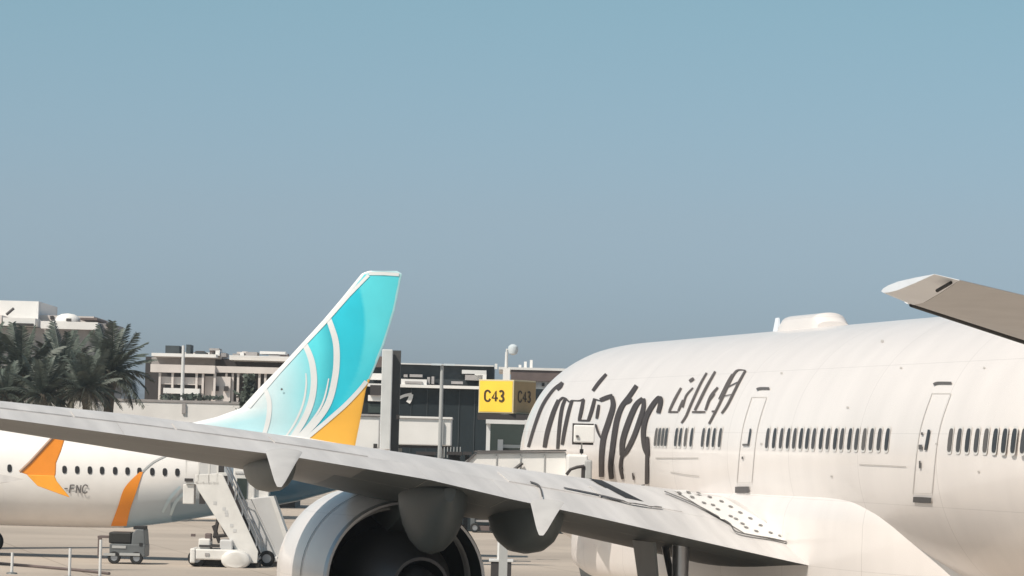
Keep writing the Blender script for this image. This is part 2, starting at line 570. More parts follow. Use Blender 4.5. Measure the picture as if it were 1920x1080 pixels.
# upper tails of the two big canoes, breaking through the trailing edge
for quad in ([(503, 850), (562, 858), (540, 884), (520, 912)], [(1000, 941), (1052, 957), (1040, 985), (1002, 1003)]):
    mb = MB()
    dep, up_ = (76.5, 2.2) if quad[0][0] < 900 else (81.6, 1.25)
    a, b = D(quad[0][0], quad[0][1] - 6, dep + up_), D(quad[1][0], quad[1][1] - 6, dep + up_)
    c0, hw = (a + b) / 2, (b - a).length / 2
    tip = D((quad[2][0] + quad[3][0]) / 2 - 6, quad[3][1], dep)
    rg = []
    for i in range(9):
        t = i / 8
        c = c0.lerp(tip, t) + UZ * (.05 * math.sin(math.pi * t)); hh = hw * (1 - t) ** .8 + .05
        rg.append([c + R0 * hh * math.cos(2 * math.pi * k / 20) + (F0 * .45 + UZ * .3) * hh * .7 * math.sin(2 * math.pi * k / 20) for k in range(20)])
    mb.loft(rg)
    mb.build('fairing_tail', mat('fairing tail paint', (.50, .49, .485), .45, var=.12), wing, smooth=True)

# ---- engine under the wing: cowl, fan duct, core, plug
ED = D(760, 1092, 86.7)
eng = bpy.data.objects.new('engine', None); C.objects.link(eng); eng.parent = jet
eng.location = ED - world_loc(jet)
AX = Vector((0, 1, 0))
def lathe(prof, n=64, a0=0.0):
    """profile of (distance forward of the nozzle, radius) about the engine axis"""
    mb = MB()
    mb.loft([[ED + Vector((r * math.cos(2 * math.pi * k / n), y, r * math.sin(2 * math.pi * k / n))) for k in range(n)] for y, r in prof], cap=False)
    return mb
lathe([(0, 1.74), (0.0, 1.80), (0.8, 1.90), (1.8, 1.99), (3.2, 2.06), (4.6, 2.08), (5.8, 2.03), (6.5, 1.93), (6.75, 1.82), (6.6, 1.70), (6.2, 1.66)]).build('cowl', white, eng, smooth=True)
lathe([(0, 1.74), (1.0, 1.72), (3.0, 1.68), (5.0, 1.66), (6.2, 1.66)]).build('fan_duct', ductm, eng, smooth=True)
lathe([(-1.9, 0.55), (-1.9, 0.62), (-1.0, 0.82), (0.0, 1.02), (1.2, 1.16), (2.6, 1.18), (4.2, 1.0)]).build('core_cowl', hotmetal, eng, smooth=True)
lathe([(-2.9, 0.03), (-2.4, 0.2), (-1.9, 0.36), (-1.2, 0.42), (-1.19, 0.0)]).build('exhaust_plug', hotmetal, eng, smooth=True)
lathe([(-.03, 1.735), (-.035, 1.79), (.10, 1.83), (.16, 1.835)]).build('nozzle_lip', steel, eng, smooth=True)
lathe([(2.15, 2.028), (2.16, 2.03), (2.20, 2.033), (2.21, 2.03)]).build('cowl_joint', seal, eng, smooth=True)
lathe([(.9, 1.60), (.9, 1.66), (1.3, 1.70), (1.3, 1.60)]).build('duct_ring', polem, eng, smooth=True)
fb = MB(); fb.disc(ED + AX * 4.6, AX, 1.67, 48); fb.build('fan_back', dark, eng, fix=False)
for k in range(0):
    a = math.radians(100 + k * 17)
    v = MB()
    c, q = math.cos(a), math.sin(a)
    t = Vector((-q, 0, c)); rv = Vector((c, 0, q))
    v.hexa([ED + rv * 1.66 + t * x + AX * y for x, y in ((-.02, .5), (.02, .5), (.02, 1.5), (-.02, 1.5))],
           [ED + rv * 1.3 + t * x + AX * y for x, y in ((-.02, .9), (.02, .9), (.02, 1.5), (-.02, 1.5))])
    v.build('duct_vane', ductm, eng)
py = MB()
py.loft([[Vector((ED.x + sx * wd, s, z)) for sx, z in ((-1, z0), (1, z0), (.8, z1), (-.8, z1))] for s, wd, z0, z1 in
         [(ED.y - 1.5, .06, ED.z + 1.9, 4.2), (ED.y + 1.0, .26, ED.z + 1.1, 4.4), (ED.y + 4.5, .30, ED.z + 1.6, 4.9), (ED.y + 6.2, .1, ED.z + 1.8, 4.5)]])
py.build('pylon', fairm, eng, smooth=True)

# ---- tail surfaces
def slab(sections, m, name, parent, thin=0.10):
    """sections: (LE point, TE point, thickness vector)"""
    mb = MB(); rg = []
    for le, te, th in sections:
        le, te, th = Vector(le), Vector(te), Vector(th)
        r = []
        for u, k in ((0, 0), (.04, .5), (.14, .85), (.33, 1), (.65, .62), (1, .03)): r.append(le.lerp(te, u) + th * k)
        for u, k in ((1, .03), (.65, .62), (.33, 1), (.14, .85), (.04, .5)): r.append(le.lerp(te, u) - th * k)
        rg.append(r)
    mb.loft(rg)
    return mb.build(name, m, parent, smooth=True)
tLE, tTE = D(1652, 546, 55.2), D(1782, 521, 52.2)
rLE = Vector((24.6, 66.2, 7.12)); rTE = Vector((25.6, 57.5, 6.82))
def mirror(p): return Vector((2 * XC - p.x, p.y, p.z))
stabm = mat('stabiliser grey paint', (0.52, 0.52, 0.53), 0.45, var=0.08)
tipm = mat('pale tip cap paint', (0.80, 0.84, 0.90), 0.35, var=0.06)
inLE, inTE = tLE.lerp(rLE, 0.10), tTE.lerp(rTE, 0.02)
stab = slab([(inLE, inTE, (0, 0, .13)), (rLE, rTE, (0, 0, .20)), (rLE + Vector((1.5, 1, -.1)), rTE + Vector((1, 0, -.05)), (0, 0, .22))], stabm, 'horizontal_stabiliser', jet)
tc_ = slab([(tLE, D(1752, 514, 52.6), (0, 0, .06)), (inLE - Vector((.012, 0, 0)), inTE - Vector((.012, 0, 0)), (0, 0, .13))], tipm, 'tip_cap', stab)
# bright leading-edge strip and hinge mark
lev = MB()
lev.tube([inLE + Vector((0, .03, 0)), rLE + Vector((0, .03, 0))], [.055, .10], 10)
lev.build('leading_edge', tipm, stab, smooth=True)
gl = MB(); gl.tube([inLE.lerp(inTE, .07) - UZ * .09, rLE.lerp(rTE, .04) - UZ * .13], [.035, .05], 8); gl.build('leading_edge_shadow', dark, stab)  # dark tube paints the shadow stripe beside the leading edge
hm = MB(); hm.tube([D(1757, 545, 53.2) - UZ * .0, D(1783, 530, 52.6)], .025, 6); hm.build('elevator_hinge', dark, stab)
slab([(mirror(tLE), mirror(tTE), (0, 0, .1)), (mirror(rLE), mirror(rTE), (0, 0, .36)), (mirror(rLE) - Vector((1.5, -1, .1)), mirror(rTE) - Vector((1, 0, .05)), (0, 0, .38))], stabm, 'horizontal_stabiliser', jet)
slab([((27, 66, 7.9), (27, 54.5, 7.3), (.5, 0, 0)), ((27, 53.5, 17.5), (27, 49.6, 17.5), (.2, 0, 0))], white, 'fin', jet)

# ---- radome and blade antenna on the crown
def crown_s(px):
    z = ZC + RF
    lo, hi = 60., 130.
    for _ in range(50):
        m_ = (lo + hi) / 2
        if proj(Vector((XC, m_, z)))[0] > px: lo = m_
        else: hi = m_
    return (lo + hi) / 2
sa, sb = crown_s(1563), crown_s(1487)
rd = MB(); rg = []
for i in range(13):
    t = i / 12
    s = sa + (sb - sa) * t
    hgt = 0.42 * min(1, math.sin(math.pi * (0.02 + .96 * t)) * 3.5) ** .5 - .04
    rg.append([Vector((XC + .42 * math.cos(a), s, ZC + RF - .12 + (hgt + .1) * max(0.0, math.sin(a)) ** .4)) for a in [math.pi * k / 12 for k in range(13)]])
rd.loft(rg)
rd.build('antenna_radome', white, jet, smooth=True)
s = crown_s(1456)
an = MB(); zb_ = ZC + RF - .06
an.hexa([Vector((XC - .05, s - .22, zb_)), Vector((XC + .05, s - .22, zb_)), Vector((XC + .05, s + .22, zb_)), Vector((XC - .05, s + .22, zb_))],
        [Vector((XC - .015, s - .2, zb_ + .42)), Vector((XC + .015, s - .2, zb_ + .42)), Vector((XC + .015, s + .08, zb_ + .42)), Vector((XC - .015, s + .08, zb_ + .42))])
an.build('blade_antenna', tipm, jet)

# ---- cabin windows
def s_at(px, py=822):
    d = ray(px, py).normalized()
    h_, n, i, t = FB.ray_cast(CAM, d)
    return h_.y
WZ = 5.68
def window_mesh(w_, h_, off, R, zc, rx, name, m, pw=4.2, n=16):
    vs_ = []
    for k in range(n):
        a = 2 * math.pi * k / n
        y = w_ / 2 * math.copysign(abs(math.cos(a)) ** (2 / pw), math.cos(a))
        z = h_ / 2 * math.copysign(abs(math.sin(a)) ** (2 / pw), math.sin(a))
        zz = zc + z - R[1]
        x = -math.sqrt(max(0, R[0] ** 2 - zz * zz)) - off
        vs_.append((x, y, zc + z))
    me = bpy.data.meshes.new(name)
    me.from_pydata(vs_, [], [tuple(range(n))])
    me.materials.append(m)
    return me
glass2 = mat('cabin window half blind', (0.12, 0.11, 0.105), 0.4, spec=0.2)
glass3 = mat('cabin window dim', (0.065, 0.06, 0.06), 0.3, spec=0.2)
wms = [window_mesh(.24, .46, .02, (RF, ZC), WZ, 0, 'cabin_window', g_) for g_ in (glass, glass3, glass2, glass3)]
wr = window_mesh(.33, .56, .012, (RF, ZC), WZ, 0, 'window_rim', rim)
xs = [1230, 1236.5, 1243, 1249.5] + [1268, 1276, 1286, 1297] + [1318.5, 1328.5, 1339, 1350.5]
xs += [1360 + z / 2.7 for z in (215, 250, 285, 320, 352, 385, 418, 450, 488, 522, 560, 592, 632, 668, 705, 742, 782, 822)]
ss = [s_at(x) for x in xs]
s0 = s_at(1360 + 1142 / 2.7)
ss += [s0 - .5334 * i for i in range(13)]
for s in ss:
    o = bpy.data.objects.new('cabin_window', random.choice(wms)); C.objects.link(o); o.parent = fuselage
    o.location = Vector((XC, s, 0)) - world_loc(jet)
    r_ = bpy.data.objects.new('window_rim', wr); C.objects.link(r_); r_.parent = o

# ---- doors: outline, gutter above, step below, small window
def door(x0, x1, yt, yb, lean, gut, step, win, dots):
    mb = MB()
    L = [(x0 + lean, yt), (x0 + lean * .35, yt + (yb - yt) * .4), (x0, yb)]
    Rr = [(x1 + lean, yt), (x1 + lean * .35, yt + (yb - yt) * .4), (x1, yb)]
    for q in (L, Rr, [(x0 + lean, yt), (x1 + lean, yt)], [(x0, yb), (x1, yb)]): ribbon(mb, q, 1.3, onF, 0.0, taper=0)
    d_ = mb.build('door', mat('door seam', (.66, .63, .60), .5), fuselage, fix=False)
    for nm, q, ww, k in gut + step + win + dots:
        m2 = MB(); ribbon(m2, q, ww, onF, 0.012 + k, taper=0.1)
        m2.build(nm, seal if nm != 'door_window' else glass, d_, fix=False)
door(1712, 1748, 738, 925, 36,
     [('gutter', [(1752, 722), (1760, 719), (1786, 719)], 4.5, 0)], [('step', [(1714, 936), (1748, 938)], 11, 0)],
     [('door_window', [(1744, 806), (1737, 844)], 5, 0.0)], [('handle', [(1728, 834), (1728, 843)], 7, .002), ('handle', [(1727, 864), (1727, 878)], 3.5, .002), ('handle', [(1731, 811), (1731, 816)], 4, .002)])
door(1382, 1410, 745, 905, 28,
     [('gutter', [(1420, 731), (1427, 729), (1444, 729)], 4.5, 0)], [('step', [(1380, 918), (1406, 918)], 12, 0)],
     [('door_window', [(1409, 804), (1404, 836)], 3, 0.0)], [('handle', [(1394, 834), (1406, 834)], 3.5, .002), ('handle', [(1394, 856), (1394, 861)], 3, .002)])
mkm = mat('faint skin mark', (.52, .49, .46), .5)
for q, w_ in [([(1612, 871), (1640, 872), (1700, 875)], 1.6), ([(1652, 640), (1657, 640.2)], 4), ([(1230, 859), (1310, 859)], 2.0), ([(1258, 885), (1285, 890), (1312, 893)], 1.6)] + \
        [([(x_ - 2, y_), (x_ + 2, y_ + .1)], 3.2) for x_, y_ in [(1560, 893), (1500, 956), (1428, 832), (1757, 832), (1466, 700), (1590, 764), (1836, 884), (1846, 690), (1690, 690)]]:
    mk = MB(); ribbon(mk, q, w_, onF, 0.0, taper=0); mk.build('skin_mark', mkm, fuselage, fix=False)

# ---- titles
def zz(pts): return [(960 + x / 3.856, 640 + y / 3.856) for x, y in pts]
def titles(name, strokes, m):
    mb = MB()
    for i, (w_, pts) in enumerate(strokes):
        ribbon(mb, zz(pts), w_ * .86 / 3.856, onF, 0.0006 * i, sub=8, taper=.30, nib=math.radians(-12))
    mb.build(name, m, fuselage, fix=False)
titles('latin_lettering', [
    (28, [(586, 360), (632, 298), (684, 238)]),
    (24, [(366, 298), (300, 352), (225, 460), (170, 600), (120, 765)]),
    (30, [(366, 298), (350, 330), (328, 352)]),
    (34, [(238, 768), (258, 660), (300, 520), (340, 425)]),
    (20, [(335, 440), (368, 410), (392, 412)]),
    (26, [(392, 410), (368, 470), (352, 560), (340, 680), (333, 778)]),
    (18, [(392, 415), (420, 440), (440, 430), (492, 430), (524, 418)]),
    (26, [(436, 432), (410, 520), (382, 650), (366, 748)]),
    (26, [(520, 420), (505, 500), (490, 568)]), (26, [(480, 572), (560, 574)]), (26, [(555, 575), (580, 500), (602, 415)]),
    (22, [(600, 418), (640, 430), (660, 420)]), (22, [(616, 560), (632, 460)]),
    (44, [(640, 428), (690, 408), (732, 394)]),
    (40, [(725, 400), (735, 470), (700, 590), (668, 690), (652, 820), (650, 980)]),
    (18, [(608, 600), (628, 660), (652, 705)]),
    (38, [(905, 322), (855, 395), (800, 470), (768, 550), (748, 650), (730, 780), (716, 900), (722, 995)]),
    (22, [(815, 455), (850, 440), (868, 415)]),
    (40, [(800, 825), (805, 720), (845, 590), (900, 465), (950, 415)]),
    (34, [(955, 415), (955, 480), (925, 580), (885, 690), (835, 790), (800, 830)]),
    (24, [(800, 820), (790, 910), (805, 995)]), (26, [(785, 915), (810, 915)]),
    (36, [(1062, 520), (1080, 440), (1070, 408), (1020, 465), (975, 550), (955, 650), (962, 760), (985, 825)]),
    (24, [(985, 690), (990, 830)]),
    (26, [(982, 800), (981, 940), (978, 1030)]), (34, [(968, 1022), (992, 1022)]),
    (12, [(870, 1060), (920, 1045), (970, 1035)]), (12, [(880, 950), (885, 1000)]),
], letter)
titles('arabic_lettering', [
    (20, [(1225, 338), (1180, 420), (1140, 505)]), (28, [(1132, 512), (1205, 512)]), (18, [(1205, 505), (1225, 460), (1240, 425)]),
    (30, [(1285, 292), (1318, 270)]),
    (18, [(1410, 230), (1365, 310), (1300, 450), (1262, 540), (1228, 592)]), (15, [(1312, 338), (1262, 395), (1238, 480)]),
    (20, [(1472, 220), (1410, 330), (1360, 430), (1325, 500)]), (30, [(1305, 512), (1402, 512)]),
    (20, [(1492, 335), (1440, 400), (1402, 500)]), (28, [(1448, 508), (1482, 508)]),
    (18, [(1692, 212), (1625, 218), (1565, 320), (1500, 460), (1428, 598)]), (18, [(1692, 212), (1640, 305), (1565, 455), (1520, 522)]),
    (10, [(1560, 335), (1650, 290)]), (10, [(1520, 400), (1600, 385)]), (12, [(1595, 240), (1560, 300), (1500, 420)]), (14, [(1420, 440), (1470, 380)]),
], letter2)

# ---- landing gear
def wheel(mb_t, mb_r, c, r, w_, ax=Vector((1, 0, 0))):
    n = 24
    a = ax.orthogonal().normalized(); b = ax.cross(a)
    prof = [(-w_ / 2, r * .55), (-w_ / 2, r * .88), (-w_ * .35, r), (w_ * .35, r), (w_ / 2, r * .88), (w_ / 2, r * .55)]
    mb_t.loft([[c + ax * x + (a * math.cos(2 * math.pi * k / n) + b * math.sin(2 * math.pi * k / n)) * q for k in range(n)] for x, q in prof], cap=False)
    mb_r.loft([[c + ax * x + (a * math.cos(2 * math.pi * k / n) + b * math.sin(2 * math.pi * k / n)) * q for k in range(n)] for x, q in [(-w_ * .3, .05), (-w_ * .3, r * .56), (w_ * .3, r * .56), (w_ * .3, .05)]], cap=True)
def gear(parent, x, y, ztop, r, w_, pairs, track, doors=True):
    e = bpy.data.objects.new('landing_gear', None); C.objects.link(e); e.parent = parent
    e.location = Vector((x, y, 0)) - world_loc(parent)
    m1 = MB(); m1.tube([(x, y, r), (x, y, r + .8), (x, y, r + .85), (x, y, ztop)], [.11, .11, .17, .2], 12)
    m1.tube([(x, y, r + 1.0), (x, y + 1.6, ztop)], .08, 8); m1.build('strut', steel, e, smooth=True)
    for j in range(pairs):
        yy = y + (j - (pairs - 1) / 2) * r * 2.3
        for sx in (-1, 1):
            a, b = MB(), MB()
            wheel(a, b, Vector((x + sx * track / 2, yy, r)), r, w_)
            t_ = a.build('tyre', tyre, e, smooth=True); b.build('rim', steel, t_, smooth=True)
    if doors:
        m2 = MB(); m2.hexa([Vector((x - .6, y - .7, r + .9)), Vector((x - .55, y - .7, r + .9)), Vector((x - .55, y + .9, r + .9)), Vector((x - .6, y + .9, r + .9))],
                           [Vector((x - .85, y - .9, ztop)), Vector((x - .8, y - .9, ztop)), Vector((x - .8, y + 1.1, ztop)), Vector((x - .85, y + 1.1, ztop))])
        m2.build('gear_door', fairm, e)
gear(jet, 27, 114.5, 2.6, .54, .4, 1, .75)
gear(jet, 21.6, 84.5, 3.3, .67, .5, 3, 1.4)
gear(jet, 32.4, 84.5, 3.3, .67, .5, 3, 1.4)

# ================================================================== NARROW-BODY AIRLINER
ND = 171.0
nb = thing('narrow_body_airliner', 'smaller white airliner with turquoise swirl tail fin and orange winglet, parked beyond the wing', 'airliner', Vector((D(300, 1050, ND).x, D(300, 1050, ND).y, 0)))
def NP(x, y, dd=0.0): return D(x, y, ND) + F0 * dd
# side outline in pixels: x, top y, bottom y, half width (m)
NT = [(-700, 770, 966, 1.9), (0, 795, 985, 1.9), (150, 800, 989, 1.9), (240, 803, 990, 1.88), (330, 806, 979, 1.8), (400, 808, 967, 1.66), (480, 811, 955, 1.42), (560, 817, 940, 1.1), (630, 830, 920, .72), (680, 846, 899, .36), (703, 860, 884, .12)]
fm = MB(); rg = []
NN = 112
pxs = [-700, -500, -300, -150, -60] + [-20 + 3.0 * i for i in range(242)]
cols = []
def mixc(a, b, t):
    t = max(0.0, min(1.0, t)); return tuple(p + (q - p) * t for p, q in zip(a, b))
WHT = (0.82, 0.785, 0.755)
ORG = srgb(240, 152, 56)
BLU = srgb(104, 150, 176)
NAV = srgb(58, 98, 122)
def seg_dist(p, pts):
    best = 1e9
    for a, b in zip(pts, pts[1:]):
        dx, dy = b[0] - a[0], b[1] - a[1]
        t = max(0, min(1, ((p[0] - a[0]) * dx + (p[1] - a[1]) * dy) / (dx * dx + dy * dy)))
        best = min(best, math.hypot(p[0] - a[0] - dx * t, p[1] - a[1] - dy * t))
    return best
def xat(pts, y):
    for a, b in zip(pts, pts[1:]):
        if a[1] <= y <= b[1]: return a[0] + (b[0] - a[0]) * (y - a[1]) / (b[1] - a[1])
    return None
SWL = [(262, 884), (234, 914), (221, 950), (207, 995)]
SWR = [(267, 884), (254, 926), (244, 955), (236, 995)]
STRK = [[(338, 912), (318, 935), (305, 960), (300, 985)], [(352, 918), (330, 940), (320, 965), (318, 985)]]
def body_col(x, y):
    r = xat(SWR, y)
    c = WHT
    rr_ = r if r is not None else 262
    if x > rr_ and y > 860:
        t = (y - 905) / 75.0 + (x - 262) / 620.0
        c = mixc(WHT, BLU, max(0, t) * .75)
        if x > 395: c = mixc(c, NAV, (x - 395) / 60.0)
        if x > 325 and y > 940 + (x - 325) * -.12: c = mixc(c, NAV, .45)
    return c
for x in pxs:
    tp, bt, hw = lerp_table(NT, x)
    a = NP(x, tp); b = NP(x, bt)
    c = (a + b) / 2; hh = (a.z - b.z) / 2
    ring = []
    for k in range(NN):
        t = 2 * math.pi * k / NN
        ring.append(c - F0 * hw * math.cos(t) + UZ * hh * math.sin(t))
        cy = (tp + bt) / 2
        cols.append(body_col(x, cy - (bt - tp) / 2 * math.sin(t)))
    rg.append(ring)
fm.loft(rg)
nf = fm.build('fuselage', vcol, nb, smooth=True)
def paint(o, cols):
    at = o.data.color_attributes.new('livery', 'FLOAT_COLOR', 'POINT')
    flat = []
    for c in cols: flat += [c[0], c[1], c[2], 1.0]
    at.data.foreach_set('color', flat)
paint(nf, cols)
NB_ = bvh_of(fm)
onN = on_bvh(NB_, 0.03)

def strip(mb, left, right, pr, k=0.0, n=24):
    a, b = catmull(left, n // (len(left) - 1)), catmull(right, n // (len(right) - 1))
    m_ = min(len(a), len(b)); cols_ = 5; vs_ = []
    rows = 0
    for i in range(m_):
        row = [pr(a[i][0] + (b[i][0] - a[i][0]) * c / cols_, a[i][1] + (b[i][1] - a[i][1]) * c / cols_, k) for c in range(cols_ + 1)]
        if any(p is None for p in row): continue
        vs_ += row; rows += 1
    mb.add(vs_, [(i * (cols_ + 1) + c, i * (cols_ + 1) + c + 1, (i + 1) * (cols_ + 1) + c + 1, (i + 1) * (cols_ + 1) + c) for i in range(rows - 1) for c in range(cols_)])
sw_ = MB(); strip(sw_, [(262, 885), (234, 914), (221, 950), (208, 985)], [(268, 885), (254, 926), (244, 955), (237, 985)], onN, .004)
sw_.build('orange_swoosh', orange, nf, smooth=True, fix=False)
sw_ = MB(); ribbon(sw_, [(266, 886), (276, 876), (292, 864), (322, 850)], 3.4, onN, .0, taper=.3)
sw_.build('grey_swoosh_line', polem, nf, fix=False)
sw_ = MB()
for q in STRK: ribbon(sw_, q[:-1], 6, onN, .004, taper=.6)
sw_.build('pale_swoosh_streaks', mat('pale blue paint', (.55, .66, .71), .35), nf, smooth=True, fix=False)

# fin, painted with the swirl
LEp = [(508, 453), (560, 0), ]
FIN_L = [(508, 690), (513, 678), (560, 640), (600, 606), (683, 530), (730, 484), (765, 452), (782, 405), (795, 350), (830, 330)]   # y -> left x
FIN_R = [(508, 744), (513, 754), (583, 740), (647, 720), (690, 703), (730, 686), (790, 675), (850, 663)]
def q4(p): return (420 + p[0] / 3.0, 490 + p[1] / 3.0)
ARC_A = [q4(p) for p in catmull([(575, 290), (605, 370), (628, 450), (634, 540), (625, 650), (590, 790), (520, 900), (440, 985), (400, 1040)], 5)]
ARC_B = [q4(p) for p in catmull([(440, 440), (475, 510), (497, 580), (506, 680), (490, 790), (450, 890), (400, 970), (350, 1040)], 5)]
ARC_C = [q4(p) for p in catmull([(215, 690), (240, 740), (255, 800), (250, 880), (230, 960), (200, 1040)], 5)]
ARC_D = [q4(p) for p in catmull([(740, 60), (768, 170), (792, 300), (788, 450), (755, 610), (690, 740), (600, 870), (480, 985), (420, 1040)], 5)]
ARC_E = [q4(p) for p in catmull([(905, 470), (865, 555), (800, 675), (700, 790), (600, 880), (470, 990), (400, 1050)], 5)]
CY1 = srgb(40, 204, 226); CY2 = srgb(92, 222, 234); CY3 = srgb(190, 232, 240); CY4 = srgb(20, 160, 180)
FWH = (0.80, 0.81, 0.81)
FORG = srgb(250, 186, 70)
def side(p, arc):
    y = p[1]
    a = min(arc, key=lambda q: abs(q[1] - y))
    return p[0] - a[0] if arc[0][1] - 12 <= y else 1.0
def fin_col(x, y):
    p = (x, y)
    lx, rx = lerp_table(FIN_L, y)[0], lerp_table(FIN_R, y)[0]
    if x - lx < 7 and y < 790: return FWH
    if y < 514: return mixc(FWH, CY2, .35)
    if side(p, ARC_E) > 2 and y > 708: return FORG
    if rx - x < 4: return mixc(CY2, FWH, .5)
    if side(p, ARC_C) < 0: return mixc(FWH, CY3, (x - lx) / 90)
    if side(p, ARC_B) < 0:
        t = 1 - min(1, abs(side(p, ARC_B)) / 75)
        return mixc(mixc(FWH, CY3, .6), CY2, t * .75 * (1 - max(0, (y - 740) / 110)))
    if side(p, ARC_A) < 0:
        t = 1 - min(1, abs(side(p, ARC_A)) / 34)
        return mixc(mixc(CY2, CY3, max(0, (y - 720) / 130)), CY4, t * .8)
    sdd = side(p, ARC_D)
    inner = mixc(CY4, CY1, .35 + max(0, min(.65, (x - 620) / 60 + .4)))
    return mixc(inner, mixc(CY2, CY1, max(0, (y - 620) / 160)), sdd / 7 + .5)
NU, NV = 130, 170
vsf, fsf, fc = [], [], []
for sd_ in (-1, 1):
    base = len(vsf)
    for j in range(NV + 1):
        y = 508 + (842 - 508) * j / NV
        l, r = lerp_table(FIN_L, y)[0], lerp_table(FIN_R, y)[0]
        if j == 0: l += 2
        for i in range(NU + 1):
            u = i / NU
            x = l + (r - l) * u
            th = (0.10 + 0.14 * j / NV) * (math.sin(math.pi * min(1, u * 1.0) ** .7) ** .6) + .012
            vsf.append(D(x, y, ND) + F0 * sd_ * th)
            fc.append(fin_col(x, y))
    for j in range(NV):
        for i in range(NU):
            a = base + j * (NU + 1) + i
            fsf.append((a, a + 1, a + NU + 2, a + NU + 1))
fmb = MB(); fmb.v = vsf; fmb.f = fsf
N1 = (NU + 1) * (NV + 1)
for j in range(NV):
    for i in (0, NU):
        a = j * (NU + 1) + i; fmb.f.append((a, a + NU + 1, a + NU + 1 + N1, a + N1))
for i in range(NU):
    fmb.f.append((i, i + 1, i + 1 + N1, i + N1))
fin = fmb.build('fin', vcol, nb, smooth=True)
paint(fin, fc)
FNB = bvh_of(fmb); onFin = on_bvh(FNB, .012)
finw = mat('white fin paint', FWH, .33, var=.03)
for k_, (arc, wd, tp_) in enumerate((([(x - 13 - (y - 640) * .02, y + 4) for x, y in ARC_B if y > 690], 4, .7), ([(x - 12, y + 3) for x, y in ARC_A if y > 700], 4, .7), (ARC_A, 12, .3), (ARC_B, 12, .3), (ARC_C, 9, .4), (ARC_E, 8, .3), ([(467, 764), (526, 695), (567, 650), (612, 602), (654, 554), (691, 516)], 6, 0.0), ([(692, 513), (720, 513), (748, 515)], 6, 0.0))):
    mb = MB(); ribbon(mb, [p for p in arc if p[1] < 838], wd, onFin, .002 * k_, smooth=False, taper=tp_)
    mb.build('white_swirl', finw, fin, smooth=True, fix=False)
dt = MB(); dt.disc(D(529, 730, ND) - F0 * .3, -F0, .05, 8); dt.build('fin_mark', seal, fin, fix=False)

# horizontal stabilisers
def vpt(x, y, dd): return D(x, y, ND + dd)
for sg_ in (-1, 1):
    slab([(vpt(548, 872, sg_ * .6), vpt(672, 872, sg_ * .4), (0, 0, .16)), (vpt(548, 872, 0) + F0 * sg_ * 6.6 + R0 * 3.2 + UZ * .75, vpt(672, 872, 0) + F0 * sg_ * 6.6 + R0 * 1.6 + UZ * .75, (0, 0, .06))], wingm, 'horizontal_stabiliser', nb)
# wings: root off to the left, tip near the frame edge
for sg_ in (-1, 1):
    tipc = W(D(30, 900, ND - 16.6).dot(R0), ND, 0)
    rx = D(-420, 940, ND).dot(R0)
    tz = D(20, 898, ND - 16.6).z
    rootz = D(-300, 962, ND).z
    tx0 = D(-22, 900, ND - 16.6).dot(R0); tx1 = D(44, 900, ND - 16.6).dot(R0)
    slab([(W(rx - 3, ND + sg_ * 1.2, rootz), W(rx + 4.2, ND + sg_ * 1.2, rootz), (0, 0, .45)),
          (W((rx + tx0) / 2 - 1.2, ND + sg_ * 9, (rootz + tz) / 2), W((rx + tx1) / 2 + 1.2, ND + sg_ * 9, (rootz + tz) / 2), (0, 0, .28)),
          (W(tx0, ND + sg_ * 16.6, tz), W(tx1, ND + sg_ * 16.6, tz), (0, 0, .17))], wingm, 'wing', nb)
wl = MB()
dW = ND - 16.9
wl.prism([(36, 885), (56, 866), (112, 806), (127, 804), (114, 846), (105, 868), (104, 890), (100, 896), (60, 893)], dW, .14)
wlo = wl.build('winglet', orange, nb, bevel=.03)
wl2 = MB(); wl2.prism([(50, 890), (102, 892), (106, 902), (131, 933), (108, 925), (70, 911)], dW - .03, .1)
wl2.build('lower_blade', mat('amber paint', srgb(250, 170, 55), .4), wlo, bevel=.02)
edge = MB(); edge.tube([D(37, 885, dW), D(57, 866, dW), D(112, 806, dW)], .06, 8); edge.build('leading_edge', mat('tan edge paint', (.42, .27, .19), .45), wlo)

# windows and registration
nwm = []
for x in [-6 - 23.5 * i for i in range(8)] + [18, 50, 74, 98] + [121, 144.8, 168.5, 191.4, 215.9, 239.1, 261.4, 285.5, 309.1, 332.5]:
    y = 880.5 + (x - 121) * .024
    mb = MB(); ring = []
    for k in range(12):
        a = 2 * math.pi * k / 12
        p = onN(x + 4.3 * math.copysign(abs(math.cos(a)) ** .7, math.cos(a)), y + 7.2 * math.copysign(abs(math.sin(a)) ** .7, math.sin(a)))
        if p is None:
            q = D(x, y, ND - 1.9); p = q + R0 * .1 * math.cos(a) + UZ * .17 * math.sin(a)
        ring.append(p)
    mb.add(ring, [tuple(range(12))]); mb.build('cabin_window', glass, nf, fix=False)
rg_ = MB()
K = 0
for q in ([(121, 916), (127, 916)], [(130, 924), (132.5, 909)], [(132, 909.5), (140, 909.5)], [(132, 916), (139, 916)], [(143, 924), (144.5, 909.5)], [(144.5, 909.5), (150.5, 924)], [(150.5, 924), (152, 909.5)], [(165, 912), (161, 909), (157, 911), (155, 917), (156, 922), (160, 924), (164, 921)]):
    ribbon(rg_, q, 2.5, onN, 0.003 * K, smooth=len(q) > 4, taper=0); K += 1
rg_.build('registration_lettering', mat('registration paint', (.16, .15, .15), .5), nf, fix=False)
nd_ = MB()
for q in ([(372, 800), (372, 905)], [(408, 800), (408, 905)]): ribbon(nd_, q, 1.5, onN, 0, taper=0)
nd_.build('door', mat('door seam', (.66, .63, .60), .5), nf, fix=False)
gp = D(2, 1010, ND)
